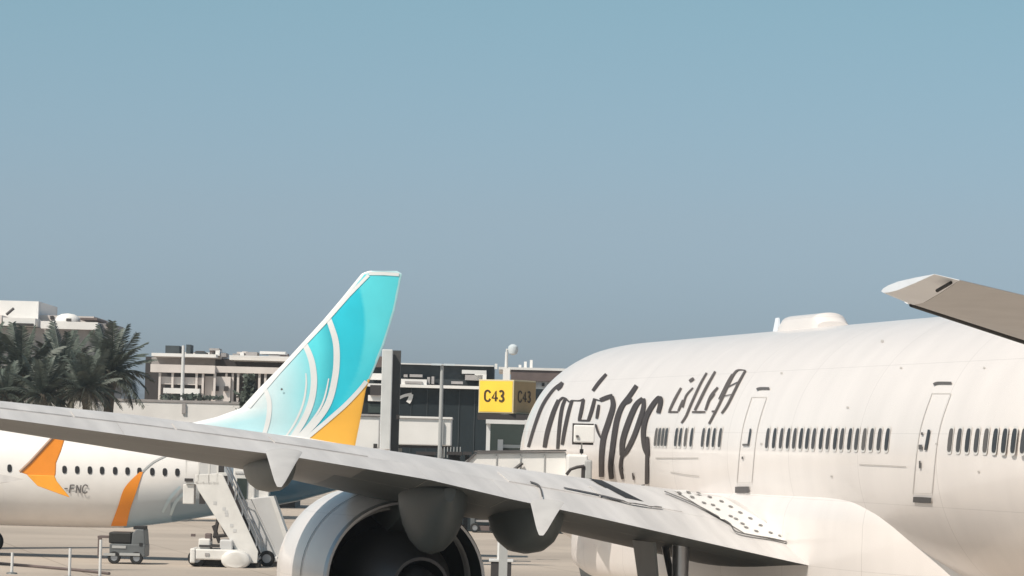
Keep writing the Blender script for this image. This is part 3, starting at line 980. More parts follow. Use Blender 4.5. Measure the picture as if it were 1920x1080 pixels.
for sg_ in (-2.9, 2.9):
    p = W(D(-34, 1010, ND).dot(R0), ND + sg_, 0)
    e = bpy.data.objects.new('landing_gear', None); C.objects.link(e); e.parent = nb; e.location = p - world_loc(nb)
    m1 = MB(); m1.tube([p + UZ * .5, p + UZ * 1.9], .13, 10); m1.build('strut', steel, e)
    for k in (-.4, .4):
        a, b = MB(), MB(); wheel(a, b, p + F0 * k + UZ * .52, .52, .36, F0.copy())
        t_ = a.build('tyre', tyre, e, smooth=True); b.build('rim', steel, t_, smooth=True)

# ================================================================== BACKGROUND BUILDINGS
def bpart(b, name, m, px0, px1, py0, py1, depth, thick, ground=False, bev=0.0):
    return MB().pbox(px0, px1, py0, py1, depth, thick, ground).build(name, m, b, bevel=bev)

# far left block behind the palms
b1 = thing('stepped_building', 'pale stepped building rising above the palms at the left edge', 'building', W(D(60, 640, 335).dot(R0), 335, 0))
bpart(b1, 'tower_block', cwhite, -160, 72, 562, 604, 335, 14, True)
bpart(b1, 'terrace', cwhite, 5, 66, 596, 611, 331, 4)
bpart(b1, 'terrace', cpink, -60, 3, 590, 606, 331, 4)
bpart(b1, 'wall', cgrey, -60, 178, 614, 650, 333, 2, True)
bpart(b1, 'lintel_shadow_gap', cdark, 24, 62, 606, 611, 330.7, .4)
bpart(b1, 'wing_block', cpink, 72, 176, 592, 608, 336, 12)
bpart(b1, 'balcony_parapet', cwhite, 76, 183, 603, 617, 331.5, 1.2)
bpart(b1, 'window', cdark, 94, 100, 592, 598, 335.6, .5)
bpart(b1, 'roof_slab', brown, 150, 182, 596, 600, 331.6, 8)
bpart(b1, 'annex_wall', cgrey, 180, 214, 608, 650, 334, 8, True)
bpart(b1, 'window', cdark, 199, 210, 606, 612, 333.6, .3)
bpart(b1, 'window', cdark, 184, 192, 618, 632, 333.6, .3)
dm = MB(); cc = D(127, 604, 334)
dm.loft([[cc + R0 * r * math.cos(2 * math.pi * k / 20) + F0 * r * math.sin(2 * math.pi * k / 20) + UZ * z for k in range(20)] for r, z in ((1.1, 0), (1.08, .25), (.9, .5), (.55, .68), (.05, .75))])
dm.build('dome', cwhite, b1, smooth=True)
bpart(b1, 'window', cdark, 124, 133, 597, 602, 332.5, .4)
an_ = MB(); an_.tube([D(12, 590, 334), D(26, 578, 334)], .13, 6); an_.build('roof_brace', cdark, b1)

# mid-distance deck building between the palms and the fin
b2 = thing('deck_building', 'low pale building with open decks and dark gaps between the palms and the turquoise fin', 'building', W(D(420, 740, 310).dot(R0), 310, 0))
bpart(b2, 'rear_wall', cdark, 272, 560, 672, 745, 316, 8, True)
bpart(b2, 'roof_slab', cwhite, 284, 405, 663, 669, 309.9, 14)
bpart(b2, 'roof_slab', cwhite, 430, 620, 671.3, 677, 310.4, 14)
bpart(b2, 'roof_edge', cwhite, 430, 600, 668, 671, 309.9, .2)
bpart(b2, 'shade_wall', cgrey, 284, 402, 671, 686, 314, 1)
bpart(b2, 'deck_parapet', cpink, 282, 403, 684, 699, 309, 1)
bpart(b2, 'deck_parapet', cpink, 405, 620, 689, 701, 310, 1)
bpart(b2, 'deck_parapet', cpink, 298, 378, 707, 721, 309.5, 1)
bpart(b2, 'deck_parapet', cwhite, 306, 374, 728, 738, 308, 1)
bpart(b2, 'lower_wall', cpink, 384, 432, 706, 742, 309.8, 3, True)
for x in (299, 323, 343, 368, 380, 402):
    bpart(b2, 'column', cpink, x - 2, x + 2, 699, 742, 309.2, .5, True)
for x in (424, 436, 446, 462, 474, 486, 497):
    bpart(b2, 'column', cpink, x - 2, x + 2, 700, 738, 310.2, .5, True)
for x in (402, 420):
    bpart(b2, 'window', cdark, x, x + 8, 724, 733, 309.5, .25)
for x0, x1, y0, y1, m_ in [(404, 412, 656, 667, cwhite), (392, 411, 653, 657, cgrey), (414, 424, 662, 669, cgrey), (436, 448, 663, 668, cgrey), (461, 482, 660, 667, cgrey), (487, 535, 659, 664, cwhite), (504, 524, 666, 670, cgrey), (310, 336, 648, 664, teal2), (349, 357, 646, 664, teal2), (366, 385, 660, 664, teal2), (450, 457, 661, 669, cwhite)]:
    bpart(b2, 'roof_unit', m_, x0, x1, y0, y1, 312, 3)
for i in range(22):
    x0 = random.uniform(288, 560); w_ = random.uniform(4, 16); y0 = random.uniform(657, 666)
    bpart(b2, 'roof_unit', random.choice([cwhite, cgrey, cpink, brown]), x0, x0 + w_, y0, 670, 313 + random.random() * 6, 1.5)
mast = MB(); q = D(344, 700, 305); t = D(344, 648, 305)
mast.tube([Vector((q.x, q.y, 0)), t], [.22, .12], 10)
tag(mast.build('roof_mast', polew), 'slim white mast in front of the open decks', 'mast')

# white low hall in front of it
hall = thing('white_hall', 'long low white hall behind the palms with grey door and dark plinth line', 'building', W(D(300, 780, 265).dot(R0), 265, 0))
bpart(hall, 'wall', cwhite, -260, 452, 748, 792, 265, 10, True)
bpart(hall, 'roof_edge', cgrey, -260, 452, 744, 748.4, 264.94, 11)
bpart(hall, 'door', cgrey, 341, 348, 756, 775, 264.85, .3)
bpart(hall, 'plinth', cgrey, -260, 452, 785, 790, 264.8, .5)
bush = MB()
for i in range(260):
    x = random.uniform(300, 420); y = 748 - random.random() ** 1.5 * (9 if x < 380 else 5)
    p = D(x, y, 268.0 + random.random() * 2.5)
    r = random.uniform(.08, .2)
    a = Vector((random.gauss(0, 1), random.gauss(0, 1), random.gauss(0, 1))).normalized() * r
    b = Vector((random.gauss(0, 1), random.gauss(0, 1), random.gauss(0, 1))).normalized() * r
    bush.add([p - a, p - b, p + a, p + b], [(0, 1, 2, 3)])
bo = bush.build('creeper', frondm, hall, fix=False); bo['kind'] = 'stuff'
# dark tall shrub/tree row by the fin root
shr = thing('cypress_clump', 'dark narrow tree clump right against the base of the turquoise fin', 'tree', W(D(465, 780, 262).dot(R0), 262, 0))
tk = MB(); q = D(465, 740, 262); tk.tube([Vector((q.x, q.y, 0)), q], [.16, .08], 8); tk.build('trunk', trunkm, shr)
cr = MB()
for i in range(1500):
    x = random.gauss(468, 10); y = random.uniform(703, 775)
    if y < 735 and abs(x - 468) > 9: continue
    p = D(x, y, 262 + random.uniform(-1, 1))
    r = random.uniform(.08, .2)
    a = Vector((random.gauss(0, 1), random.gauss(0, 1), random.gauss(0, 1))).normalized() * r
    b = Vector((random.gauss(0, 1), random.gauss(0, 1), random.gauss(0, 1))).normalized() * r
    cr.add([p - a, p - b, p + a, p + b], [(0, 1, 2, 3)])
cr.build('crown', frondm, shr, fix=False)

# dark terminal behind the gate
TD = 245
tm = thing('terminal_building', 'dark teal terminal block with slate roof and white fascia band behind the gate', 'building', W(D(850, 850, TD).dot(R0), TD, 0))
bpart(tm, 'wall', teal, 640, 1120, 726, 860, TD, 14, True)
bpart(tm, 'roof', teal2, 690, 926, 684, 722, TD + 2, 14)
bpart(tm, 'roof_edge', polew, 690, 926, 682, 684.4, TD + 1.5, 1)
bpart(tm, 'fascia', cwhite, 640, 912, 721, 726.6, TD - .6, 1.4)
bpart(tm, 'vent_box', cwhite, 752, 800, 711, 722, TD - .3, 1.5)
bpart(tm, 'vent_grille', cgrey, 759, 792, 715, 719, TD - .45, .3)
for x0, x1, y0, y1, m_ in [(757, 764, 702, 707, cgrey), (768, 792, 702, 707, cgrey), (801, 806, 707, 720, cgrey), (809, 814, 706, 720, cgrey), (866, 912, 694, 701, polew), (872, 905, 703, 713, cgrey), (890, 912, 701, 712, cwhite), (846, 868, 715, 720, cgrey), (698, 716, 668, 688, brown), (694, 716, 700, 712, cwhite)]:
    bpart(tm, 'roof_unit', m_, x0, x1, y0, y1, TD + .4, 1.4)
bpart(tm, 'window', cdark, 694, 716, 722, 741, TD - .7, .3)
bpart(tm, 'window', greeng, 690, 714, 757, 774, TD - .3, .4)
bpart(tm, 'sill', cwhite, 690, 716, 741, 752, TD - .5, .6)
for x in (770, 800, 830, 860, 889):
    bpart(tm, 'cladding_joint', teal2, x - .6, x + .6, 728, 850, TD - .06, .07)
em = MB()
def onT(x, y, k=0): return D(x, y, TD - .12 - k)
ribbon(em, [(745, 748), (758, 742), (772, 739)], 5.5, onT, 0, taper=0)
ribbon(em, [(771, 739), (769, 748), (765, 755)], 8, onT, .01, taper=0)
em.build('emblem', cwhite, tm, fix=False)

# brown-roofed hall further right
b3 = thing('brown_roof_hall', 'brown roofed hall just left of the large airliner nose', 'building', W(D(1010, 800, 272).dot(R0), 272, 0))
bpart(b3, 'roof', brown, 958, 1180, 695, 716, 272, 18)
bpart(b3, 'roof_edge', cwhite, 935, 1180, 691, 695.5, 271.9, 18.2)
bpart(b3, 'wall', cwhite, 940, 1180, 716, 850, 272.4, 10, True)
for x in (968, 984, 1000, 1016, 1032, 1048):
    bpart(b3, 'window', cdark, x, x + 5, 718, 724, 272.2, .4)
for x, hgt in [(975, 8), (985, 14), (996, 17), (930, 10), (918, 7)]:
    bpart(b3, 'roof_vent', cwhite, x - 2.5, x + 2.5, 692 - hgt, 692, 274, .5)

# ================================================================== GATE AREA
# big square column
col = thing('gate_column', 'tall pale concrete column with shaded side right of the turquoise fin', 'column', W(D(725, 850, 176).dot(R0), 176, 0))
cm = MB()
cm.pbox(714, 734, 655, 850, 176, .5, True); cm.build('shaft', polew, col, bevel=.04)
bpart(col, 'shaded_side', mat('shaded side grey', (.085, .085, .085), .6, spec=.2), 733, 749, 657, 850, 176.6, .6, True)  # dark grey box stands in for the column's shaded side
bpart(col, 'junction_box', cdark, 743, 749, 778, 786, 175.7, .3)

# light pole with twin arms
lp = thing('light_pole', 'slim grey light pole with twin-arm lamp head in front of the dark terminal', 'light pole', W(D(826, 850, 182).dot(R0), 182, 0))
t = D(829, 684, 182)
m1 = MB(); m1.tube([Vector((t.x, t.y, 0)), t], [.13, .08], 10); m1.build('pole', polem, lp, smooth=True)
bpart(lp, 'lamp_head', lampm, 809, 828, 681.5, 685, 181.8, .4)
bpart(lp, 'lamp_head', lampm, 832, 853, 682, 685.5, 181.8, .4)

# mast with round lamp
ms = thing('lamp_mast', 'white mast topped by a small round lamp above the yellow gate sign', 'mast', Gd(939, 1082))
b0 = Gd(939, 1082); md_ = b0.dot(F0)
t = D(952, 660, md_ ); k_ = W(b0.dot(R0), md_, 0)
zs = D(946, 700, md_).z
m1 = MB(); m1.tube([k_, k_ + UZ * (zs - .4), k_ + UZ * zs, Vector((k_.x, k_.y, t.z))], [.18, .17, .08, .06], 12); m1.build('pole', polew, ms, smooth=True)
top_ = Vector((k_.x, k_.y, t.z)); lmp = D(962, 655, md_)
m2 = MB(); m2.tube([top_ - UZ * .15, top_ + UZ * .1, lmp], [.05, .05, .04], 8); m2.build('arm', polew, ms)
m3 = MB(); m3.loft([[lmp + R0 * r * math.cos(2 * math.pi * k / 16) + F0 * r * math.sin(2 * math.pi * k / 16) + UZ * z for k in range(16)] for r, z in ((.04, -.24), (.17, -.18), (.22, -.02), (.2, .12), (.1, .2), (.02, .22))])
m3.build('lamp', lampm, ms, smooth=True)
bb = MB(); bb.vbox(b0.dot(R0) - .42, b0.dot(R0) + .42, md_ - .45, md_ + .4, 0, .62); bb.build('base_box', cdark, ms, bevel=.03)
bb = MB(); bb.vbox(b0.dot(R0) - .5, b0.dot(R0) + .5, md_ - .5, md_ + .45, .63, .74); bb.build('base_cap', polew, ms, bevel=.02)
bpart(ms, 'cabinet', cwhite, 943, 956, 690, 716, md_ - .6, .5)

# white service unit (two pieces seen either side of the column)
wb = thing('white_tunnel_section', 'plain white boxy tunnel section beside the concrete column', 'tunnel', W(D(790, 850, 186).dot(R0), 186, 0))
bpart(wb, 'shell', cwhite, 733, 846, 784, 835, 186, 3.0, bev=.05)
bpart(wb, 'roof_lip', cwhite, 746, 848, 781, 784.5, 185.9, 3.2)
bpart(wb, 'underframe', cdark, 731, 846, 835.4, 840, 186.2, 2.6)
for x in (750, 828): bpart(wb, 'leg', polem, x - 3, x + 3, 840.3, 850, 187, .4, True)
bpart(wb, 'hinge_post', polem, 826, 831, 790, 834, 185.85, .14)
wb2 = thing('white_cabin', 'small white cabin between the turquoise fin and the concrete column', 'cabin', W(D(696, 850, 186).dot(R0), 186, 0))
bpart(wb2, 'shell', cwhite, 640, 711, 780, 846, 186, 3.0, True, bev=.05)
bpart(wb2, 'roof_lip', cgrey, 638, 713, 776, 779.6, 185.9, 3.2)
bpart(wb2, 'lamp', cdark, 700, 707, 832, 842, 185.7, .2)
# carts behind
ct = thing('baggage_cart', 'low dark baggage carts parked behind the wing near the white tunnel', 'cart', W(D(850, 850, 180).dot(R0), 180, 0))
for x0, x1 in ((780, 818), (838, 866), (868, 884)):
    bpart(ct, 'deck', cdark, x0, x1, 847, 853, 180, 1.2)
    bpart(ct, 'wheel_base', tyre, x0 + 4, x1 - 4, 853.5, 860, 180.2, .8, True)
for i in range(7):
    bpart(ct, 'rail', polem, 826 + i * 6, 827.6 + i * 6, 838, 858, 180.5, .1)

# yellow gate sign: box turned so that two faces show
sgn = thing('gate_sign', 'yellow gate sign box reading C43 above the boarding bridge', 'sign', D(940, 776, 140))
SC = D(897, 745, 140)
e1 = (R0 * math.cos(.50) + F0 * -math.sin(.50)); e2 = (R0 * math.cos(.50 - math.pi / 2) - F0 * math.sin(.50 - math.pi / 2))
e1 = (R0 * .90 - F0 * .436).normalized(); e2 = (R0 * .436 + F0 * .90).normalized()
w1 = (66 * 140 / FPX) / .90; w2 = (42 * 140 / FPX) / .436
zt, zb2 = D(930, 712, 140).z, D(930, 775, 140).z
P0 = Vector((SC.x, SC.y, 0))
sb_ = MB(); c4 = [P0, P0 + e1 * w1, P0 + e1 * w1 + e2 * w2, P0 + e2 * w2]
sb_.hexa([p + UZ * zb2 for p in c4], [p + UZ * zt for p in c4])
sb_.build('box', signframe, sgn, bevel=.02)
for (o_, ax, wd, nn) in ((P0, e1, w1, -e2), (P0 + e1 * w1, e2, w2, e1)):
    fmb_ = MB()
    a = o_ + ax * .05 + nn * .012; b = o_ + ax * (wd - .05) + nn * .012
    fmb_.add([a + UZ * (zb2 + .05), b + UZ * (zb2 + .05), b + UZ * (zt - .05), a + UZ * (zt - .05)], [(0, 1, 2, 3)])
    fo = fmb_.build('sign_face', yellow if nn is not e1 else mat('shaded sign face', (.42, .29, .14), .6), sgn, fix=False)  # side face gets a darker, browner colour that paints its shade
    H_ = zt - zb2
    def onS(u, v, k=0, o_=o_, ax=ax, wd=wd, nn=nn): return o_ + ax * (wd * u) + nn * (.022 + k) + UZ * (zb2 + H_ * (1 - v))
    tx = MB(); i = 0
    for q in ([(.34, .40), (.31, .35), (.25, .33), (.20, .38), (.19, .49), (.20, .59), (.25, .64), (.31, .63), (.34, .57)],
              [(.50, .64), (.50, .34), (.40, .55), (.56, .55)],
              [(.60, .36), (.66, .33), (.71, .37), (.70, .45), (.65, .48)], [(.65, .48), (.71, .52), (.72, .59), (.67, .64), (.60, .61)]):
        ribbon(tx, q, .055, onS, .004 * i, smooth=len(q) > 4, taper=0, sub=4); i += 1
    tx.build('lettering', signink, fo, fix=False)

# boarding bridge under the sign, running to the airliner's front door
br = thing('boarding_bridge', 'white boarding bridge with dark glazed head below the yellow sign', 'boarding bridge', W(D(950, 900, 138).dot(R0), 138, 0))
bpart(br, 'soffit', cdark, 895, 1004, 776.5, 787, 139.5, 2.6)
bpart(br, 'post', polew, 911.5, 919, 787.5, 850, 138.6, .3)
bpart(br, 'post', polew, 983, 991, 787.5, 850, 138.6, .3)
bpart(br, 'lintel', polew, 911, 991, 787.3, 795, 138.4, .25)
bpart(br, 'head_glazing', greeng, 919, 983, 795, 850, 139.4, .15)
bpart(br, 'glazing_rail', polem, 942, 981, 834, 840, 139.1, .2)
bpart(br, 'glazing_post', polew, 933, 943, 824, 848, 139.0, .25)
bpart(br, 'head_floor', cgrey, 895, 1004, 846, 856, 138.3, 3)
bpart(br, 'support', polem, 940, 956, 856, 900, 139.5, .8, True)
# tunnel: a sloped-roof box from the head to the cab at the fuselage
tn = MB(); tn.prism([(866, 871), (891, 849), (1062, 847), (1064, 930), (866, 925)], 105, 2.4); tn.build('tunnel', cwhite, br, bevel=.05)
MB().prism([(889, 848.4), (890, 845), (1062, 843), (1062, 846.4)], 104.9, 2.7).build('tunnel_roof_edge', seal, br)
MB().prism([(866, 872), (889, 850), (893, 852), (872, 873)], 104.95, .06).build('end_trim', seal, br)
mb = MB(); mb.tube([D(962, 882, 104.9), D(980, 868, 104.9)], .05, 6); mb.build('grab_rail', seal, br)
for x in (930, 975, 1020): bpart(br, 'panel_rib', polem, x - .8, x + .8, 852, 925, 104.96, .05)
bpart(br, 'cab', cwhite, 1062, 1102, 852, 925, 103.2, 2.4, bev=.06)
bpart(br, 'cab_canopy', polem, 1096, 1110, 862, 915, 103.0, 1.6, bev=.05)
bpart(br, 'cab_window', cdark, 1090, 1096, 874, 900, 103.0, .15)
hose = MB(); hose.tube([D(1062, 890, 103), D(1070, 880, 103), D(1082, 876, 103), D(1096, 874, 103)], .045, 6); hose.build('cable', cdark, br)
bpart(br, 'cab_lamp', cdark, 1087, 1094, 842, 850, 103.4, .1)
bpart(br, 'bracket', polem, 1089, 1092, 830, 853, 103.5, .05)
bpart(br, 'box_back', cdark, 1073, 1113, 794, 834, 103.55, .04)
bpart(br, 'equipment_box', cwhite, 1076, 1115, 797, 830, 103.1, .4, bev=.03)
bpart(br, 'box_vent', seal, 1080, 1085, 816, 820, 103.05, .04)

# ================================================================== GROUND VEHICLES AND FURNITURE
def vwheel(parent, x, y, dep, r, w_=.25):
    a, b = MB(), MB()
    c = D(x, y, dep); c.z = r
    wheel(a, b, c, r, w_, F0.copy())
    t_ = a.build('wheel', tyre, parent, smooth=True); b.build('rim', steel, t_, smooth=True)

# passenger stairs (near one): stair flight with side panels
SD = 163.5
s1 = thing('passenger_stairs', 'white mobile passenger stairs with printed side panel reaching the smaller airliner rear door', 'stairs', W(D(420, 1065, SD).dot(R0), SD, 0))
MB().prism([(405, 888), (418, 890), (484, 1034), (482, 1056), (450, 1056), (436, 1020), (372, 920), (366, 905), (366, 890)], SD, .08).build('side_panel', truckw, s1, bevel=.02)
MB().prism([(408, 886), (424, 886), (490, 1036), (484, 1046)], SD + 1.5, .08).build('far_panel', truckw, s1, bevel=.02)
for i in range(13):
    t = i / 12
    x, y = 402 + 70 * t, 905 + 140 * t
    MB().pbox(x, x + 14, y, y + 4, SD + .1, 1.38).build('step', cgrey, s1)
MB().prism([(412, 892), (426, 892), (489, 1038), (478, 1046)], SD + 1.3, .06).build('stringer', cdark, s1)
for dd_, ox in ((-.02, 0), (1.52, 6)):
    hr = MB(); hr.tube([D(408 + ox, 862, SD + dd_), D(420 + ox, 868, SD + dd_), D(486 + ox, 1012, SD + dd_), D(488 + ox, 1030, SD + dd_)], .035, 6); hr.build('handrail', steel, s1)
    for t_ in (.12, .32, .52, .72, .92):
        hp = MB(); hp.tube([D(420 + ox + 66 * t_, 868 + 144 * t_, SD + dd_), D(420 + ox + 66 * t_, 892 + 144 * t_, SD + dd_)], .025, 6); hp.build('rail_post', steel, s1)
MB().pbox(348, 410, 903, 908, SD, 1.6).build('platform', truckw, s1)
for x in (349, 372, 392, 408): MB().pbox(x - 1.3, x + 1.3, 864, 903, SD, .07).build('rail_post', truckw, s1)
MB().pbox(348, 410, 863, 867, SD, .08).build('top_rail', truckw, s1)
MB().pbox(374, 408, 868, 902, SD + .02, .05).build('platform_screen', panelg, s1)
MB().pbox(343, 364, 908, 945, SD + .1, .9).build('platform_guard', truckw, s1, bevel=.03)
MB().pbox(346, 362, 897, 903, SD - .05, .2).build('bumper', cdark, s1)
MB().pbox(374, 384, 908, 945, SD + .3, .4).build('lift_post', cdark, s1)
MB().pbox(405, 420, 866, 905, SD + 1.7, .1).build('far_screen', cdark, s1)
for x, y in [(420, 954), (425, 965), (434, 985), (440, 995), (403, 943), (424, 960)]:
    MB().pbox(x - 3, x + 3, y - 3, y + 3, SD - .012, .01).build('panel_print', panelg, s1)
for (x0, y0, x1, y1) in [(402, 1008, 410, 968), (410, 968, 424, 1000), (400, 1006, 428, 1003), (412, 1018, 400, 985)]:
    mb = MB(); mb.tube([D(x0, y0, SD + .5), D(x1, y1, SD + .5)], .08, 6); mb.build('brace', cdark, s1)
MB().pbox(366, 440, 1030, 1050, SD - .6, 2.2).build('chassis', truckw, s1, bevel=.06)
MB().pbox(372, 394, 1010, 1030, SD - .3, 1.4).build('seat_box', truckw, s1, bevel=.05)
MB().pbox(373, 410, 1022, 1026, SD - .4, 1.6).build('dash', cdark, s1)
MB().pbox(384, 396, 1000, 1016, SD - .1, .5).build('seat', brown, s1, bevel=.05)
MB().pbox(358, 366, 1001, 1006, SD - .1, .2).build('lamp', brown, s1)
MB().pbox(412, 436, 1012, 1032, SD - .3, 1.6).build('engine_box', panelg, s1, bevel=.06)
MB().pbox(356, 366, 1028, 1056, SD - .65, 2.3).build('front_bumper', truckw, s1, bevel=.06)
MB().pbox(374, 436, 1051, 1061, SD - .2, 1.4).build('underbody', tyre, s1)
MB().pbox(384, 392, 1037, 1042, SD - .64, .05).build('badge', cgrey, s1)
fd = MB(); c = D(441, 1050, SD - .8)
fd.loft([[c + R0 * (.62 * e * math.cos(2 * math.pi * k / 24)) + UZ * (.42 * e * math.sin(2 * math.pi * k / 24)) + F0 * y for k in range(24)] for y, e in ((0, .75), (.08, .95), (.3, 1), (2.0, 1), (2.1, .9))])
fd.build('fender', truckw, s1, smooth=True)
for x in (368, 442): vwheel(s1, x, 1055, SD - .3, .36)
MB().pbox(450, 486, 1054, 1062, SD + .05, 1.4, True).build('stair_foot', tyre, s1)

# second stairs with closed canopy
S2 = 166.2
s2 = thing('covered_passenger_stairs', 'covered grey passenger stairs with white head cabin standing behind the open stairs', 'stairs', W(D(500, 1060, S2).dot(R0), S2, 0))
MB().prism([(446, 938), (470, 936), (524, 1046), (494, 1048), (488, 1036)], S2, .1).build('side_panel', panelg, s2)
MB().prism([(470, 934), (512, 930), (552, 1044), (524, 1048)], S2 - .05, 1.4).build('canopy', panelg, s2, bevel=.04)
MB().prism([(506, 931), (513, 930), (553, 1044), (545, 1046)], S2 - .1, 1.5).build('canopy_edge', truckw, s2)
MB().pbox(437, 478, 872, 937, S2 + .1, 1.5).build('head_cabin', truckw, s2, bevel=.05)
MB().pbox(444, 463, 897, 936, S2 + .04, .1).build('cabin_window', greeng, s2)
MB().pbox(441, 474, 884, 888, S2 + .06, .1).build('cabin_trim', panelg, s2)
MB().pbox(478, 504, 892, 934, S2 + .3, 1.1).build('rear_screen', truckw, s2, bevel=.03)
MB().pbox(490, 550, 1044, 1054, S2 - .5, 2.2).build('chassis', truckw, s2, bevel=.05)
MB().pbox(492, 546, 1054, 1066, S2 - .2, 1.6).build('underbody', cgrey, s2)
for x in (500, 538): vwheel(s2, x, 1060, S2 - .45, .34)

# dark ground power unit under the belly
GD = 164.0
gu = thing('ground_power_unit', 'dark grey boxy ground power unit under the belly of the smaller airliner', 'ground unit', W(D(235, 1050, GD).dot(R0), GD, 0))
MB().pbox(205, 272, 1020, 1044, GD, 2.0).build('body', truckg, gu, bevel=.04)
MB().prism([(246, 1022), (248, 1000), (256, 992), (270, 993), (272, 1022)], GD + .02, 1.9).build('cab', truckg, gu, bevel=.04)
MB().pbox(204, 246, 998, 1019, GD + .15, 1.7).build('engine_cover', mat('black cover', (.022, .022, .02), .5), gu, bevel=.05)
MB().pbox(250, 270, 987, 993, GD + .1, 1.6).build('beacon_bar', dark, gu)
MB().pbox(210, 236, 1023, 1028, GD - .03, .05).build('trim', polem, gu)
MB().pbox(194, 216, 1037, 1042, GD - .05, .1).build('bumper', polem, gu)
MB().pbox(224, 262, 1037, 1042, GD - .05, .1).build('bumper', polem, gu)
MB().pbox(183, 204, 1005, 1009, GD + .3, 1.2).build('tow_frame', brown, gu)
MB().pbox(183, 190, 1009, 1044, GD + .3, .2).build('tow_post', brown, gu)
MB().pbox(261, 267, 1018, 1024, GD - .02, .04).build('lamp', dark, gu)
for x in (214, 256): vwheel(gu, x, 1048, GD + .1, .27)
# stanchions and hose
for x, yt, yb, lab in [(22, 1036, 1076, 'short thin post with foot plate, leftmost of three on the apron'), (130, 1028, 1083, 'pale middle post of three standing on the apron'), (187, 1012, 1083, 'white post right in front of the dark ground power unit')]:
    gp = Gd(x, yb); dep = gp.dot(F0)
    sn = thing('stanchion', lab, 'post', gp, 'posts on the apron')
    m1 = MB(); m1.tube([gp, Vector((gp.x, gp.y, D(x, yt, dep).z))], .055, 10); m1.build('post', polew, sn, smooth=True)
    m2 = MB(); m2.tube([gp, gp + UZ * .05, gp + UZ * .07], [.22, .2, .07], 14); m2.build('foot', truckg, sn)
hs = MB(); hs.tube([Gd(-60, 1052) + UZ * .06, Gd(0, 1059) + UZ * .06, Gd(70, 1065) + UZ * .06, Gd(140, 1071) + UZ * .06, Gd(205, 1078) + UZ * .06], .055, 8)
tag(hs.build('ground_hose', brown), 'dark hose lying across the apron at the lower left', 'hose')
# far tug seen between engine and fairing
TGd = Gd(905, 999).dot(F0)
tg = thing('baggage_tractor', 'small dark tractor with striped load far behind the engine', 'tractor', Gd(905, 999))
MB().pbox(888, 932, 986, 995, TGd, 2.2).build('chassis', brown, tg)
MB().pbox(890, 928, 975, 979, TGd + .1, 1.8).build('load', cgrey, tg)
MB().pbox(884, 926, 967, 971, TGd + .1, 1.8).build('load', cpink, tg)
MB().pbox(882, 890, 966, 986, TGd, 2.0).build('cab', truckg, tg)
for x in (890, 926): vwheel(tg, x, 998, TGd, .3)

# ================================================================== PALMS
def frond_mesh(seed, length, droop, m, name):
    rnd = random.Random(seed)
    vs_, fs = [], []
    N = 16
    pts = []
    for i in range(N + 1):
        t = i / N
        pts.append(Vector((length * t * (1 - .12 * droop * t), 0, length * (.10 * t - .42 * droop * t * t))))
    for i, p in enumerate(pts):
        wdt = .04 * (1 - i / N) + .012
        vs_ += [p + Vector((0, wdt, 0)), p - Vector((0, wdt, 0)), p + Vector((0, 0, wdt))]
    for i in range(N):
        a = i * 3
        fs += [(a, a + 3, a + 5, a + 2), (a + 1, a + 2, a + 5, a + 4)]
    for i in range(3, N * 3):
        t = i / (N * 3)
        k = min(N - 1, int(t * N)); f_ = t * N - k
        p = pts[k].lerp(pts[k + 1], f_)
        ll = length * .26 * math.sin(math.pi * (.12 + .82 * t)) ** .7 * rnd.uniform(.8, 1.1)
        for sd_ in (-1, 1):
            dr = Vector((.55 + rnd.uniform(-.1, .1), sd_ * .75, -.28 - .3 * rnd.random())).normalized() * ll
            sw = Vector((.034, 0, .0)) * (1 + rnd.random() * .4)
            b = len(vs_)
            vs_ += [p, p + sw, p + dr * .6 + sw * 1.1, p + dr, p + dr * .55 - sw * .2]
            fs.append((b, b + 1, b + 2, b + 3, b + 4))
    me = bpy.data.meshes.new(name)
    me.from_pydata([tuple(v) for v in vs_], [], fs)
    me.materials.append(m)
    return me
FR = [frond_mesh(i, 2.6, dr, frondm, 'frond') for i, dr in enumerate((.35, .7, 1.0, 1.35))]
FRD = [frond_mesh(20 + i, 2.4, dr, frondd, 'dry_frond') for i, dr in enumerate((1.2, 1.6))]
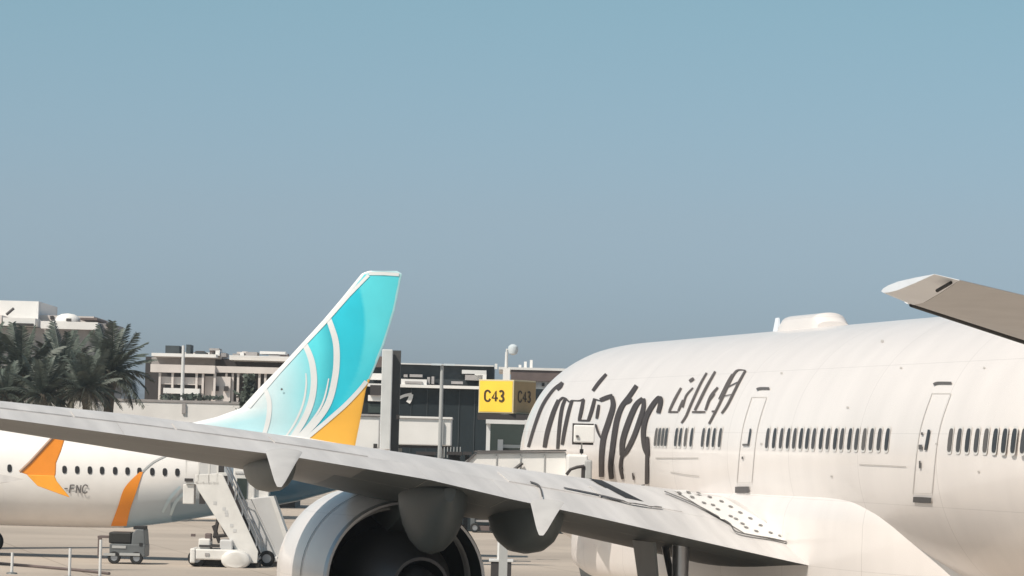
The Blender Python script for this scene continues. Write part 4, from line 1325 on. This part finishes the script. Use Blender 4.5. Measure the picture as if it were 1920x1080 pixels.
def palm(px, py, dep, scale, label, seed, n=40):
    rnd = random.Random(seed)
    c = D(px, py, dep)
    base = Vector((c.x, c.y, 0))
    t = thing('palm_tree', label, 'palm tree', base, 'palms beyond the wing')
    tr = MB()
    pts, rad = [], []
    lean = Vector((rnd.uniform(-.25, .25), rnd.uniform(-.2, .2), 0))
    for i in range(15):
        u = i / 14
        pts.append(base + lean * math.sin(u * math.pi) + UZ * (c.z * u))
        rad.append((.30 - .08 * u + (.12 if u > .88 else 0)) * (1 + .07 * (i % 2)) * scale)
    tr.tube(pts, rad, 12); tr.build('trunk', trunkm, t, smooth=True)
    for i in range(n):
        el = math.radians(78 - 112 * (i / n) ** .85 + rnd.uniform(-7, 7))
        az = i * 2.39996 + rnd.uniform(-.2, .2)
        if el < math.radians(-14): me = rnd.choice(FRD)
        else: me = FR[min(3, max(0, int((math.radians(80) - el) / math.radians(26))))]
        o = bpy.data.objects.new('frond', me); C.objects.link(o); o.parent = t
        rot = Matrix.Rotation(az, 4, 'Z') @ Matrix.Rotation(-el, 4, 'Y') @ Matrix.Rotation(rnd.uniform(-.5, .5), 4, 'X')
        sc = scale * rnd.uniform(.85, 1.12)
        loc = Vector((math.cos(az) * .14, math.sin(az) * .14, c.z + rnd.uniform(-.2, .12)))
        o.matrix_local = Matrix.Translation(loc) @ rot @ Matrix.Scale(sc, 4)
palm(40, 700, 254, 1.3, 'dark date palm with drooping crown at the left edge', 1)
palm(-38, 694, 257, 1.3, 'palm crown cut by the left edge of the picture', 2)
palm(118, 697, 260, 1.25, 'shaded palm between the left edge palm and the spiky one', 3)
palm(208, 697, 252, 1.3, 'palm with spiky upright crown, rightmost of the palms', 4)
palm(162, 728, 249, 1.0, 'short palm low between two taller palms', 5, 40)
palm(80, 738, 249, 1.0, 'small low palm just above the wing near the left edge', 6, 40)
palm(10, 738, 250, .9, 'lowest palm, its fronds brushing the wing at the far left', 7, 36)

# ================================================================== dusty air over the apron
hz = MB(); hz.vbox(-260, 330, -25, 400, -1.0, 24.0)
hm_ = bpy.data.materials.new('dusty air'); hm_.use_nodes = True
n_ = hm_.node_tree; n_.nodes.clear()
out_ = n_.nodes.new('ShaderNodeOutputMaterial'); vol_ = n_.nodes.new('ShaderNodeVolumePrincipled')
vol_.inputs['Color'].default_value = (0.86, 0.90, 0.95, 1); vol_.inputs['Density'].default_value = 0.0002
vol_.inputs['Anisotropy'].default_value = 0.2
n_.links.new(vol_.outputs[0], out_.inputs['Volume'])
hzo = hz.build('haze', hm_); hzo['kind'] = 'stuff'
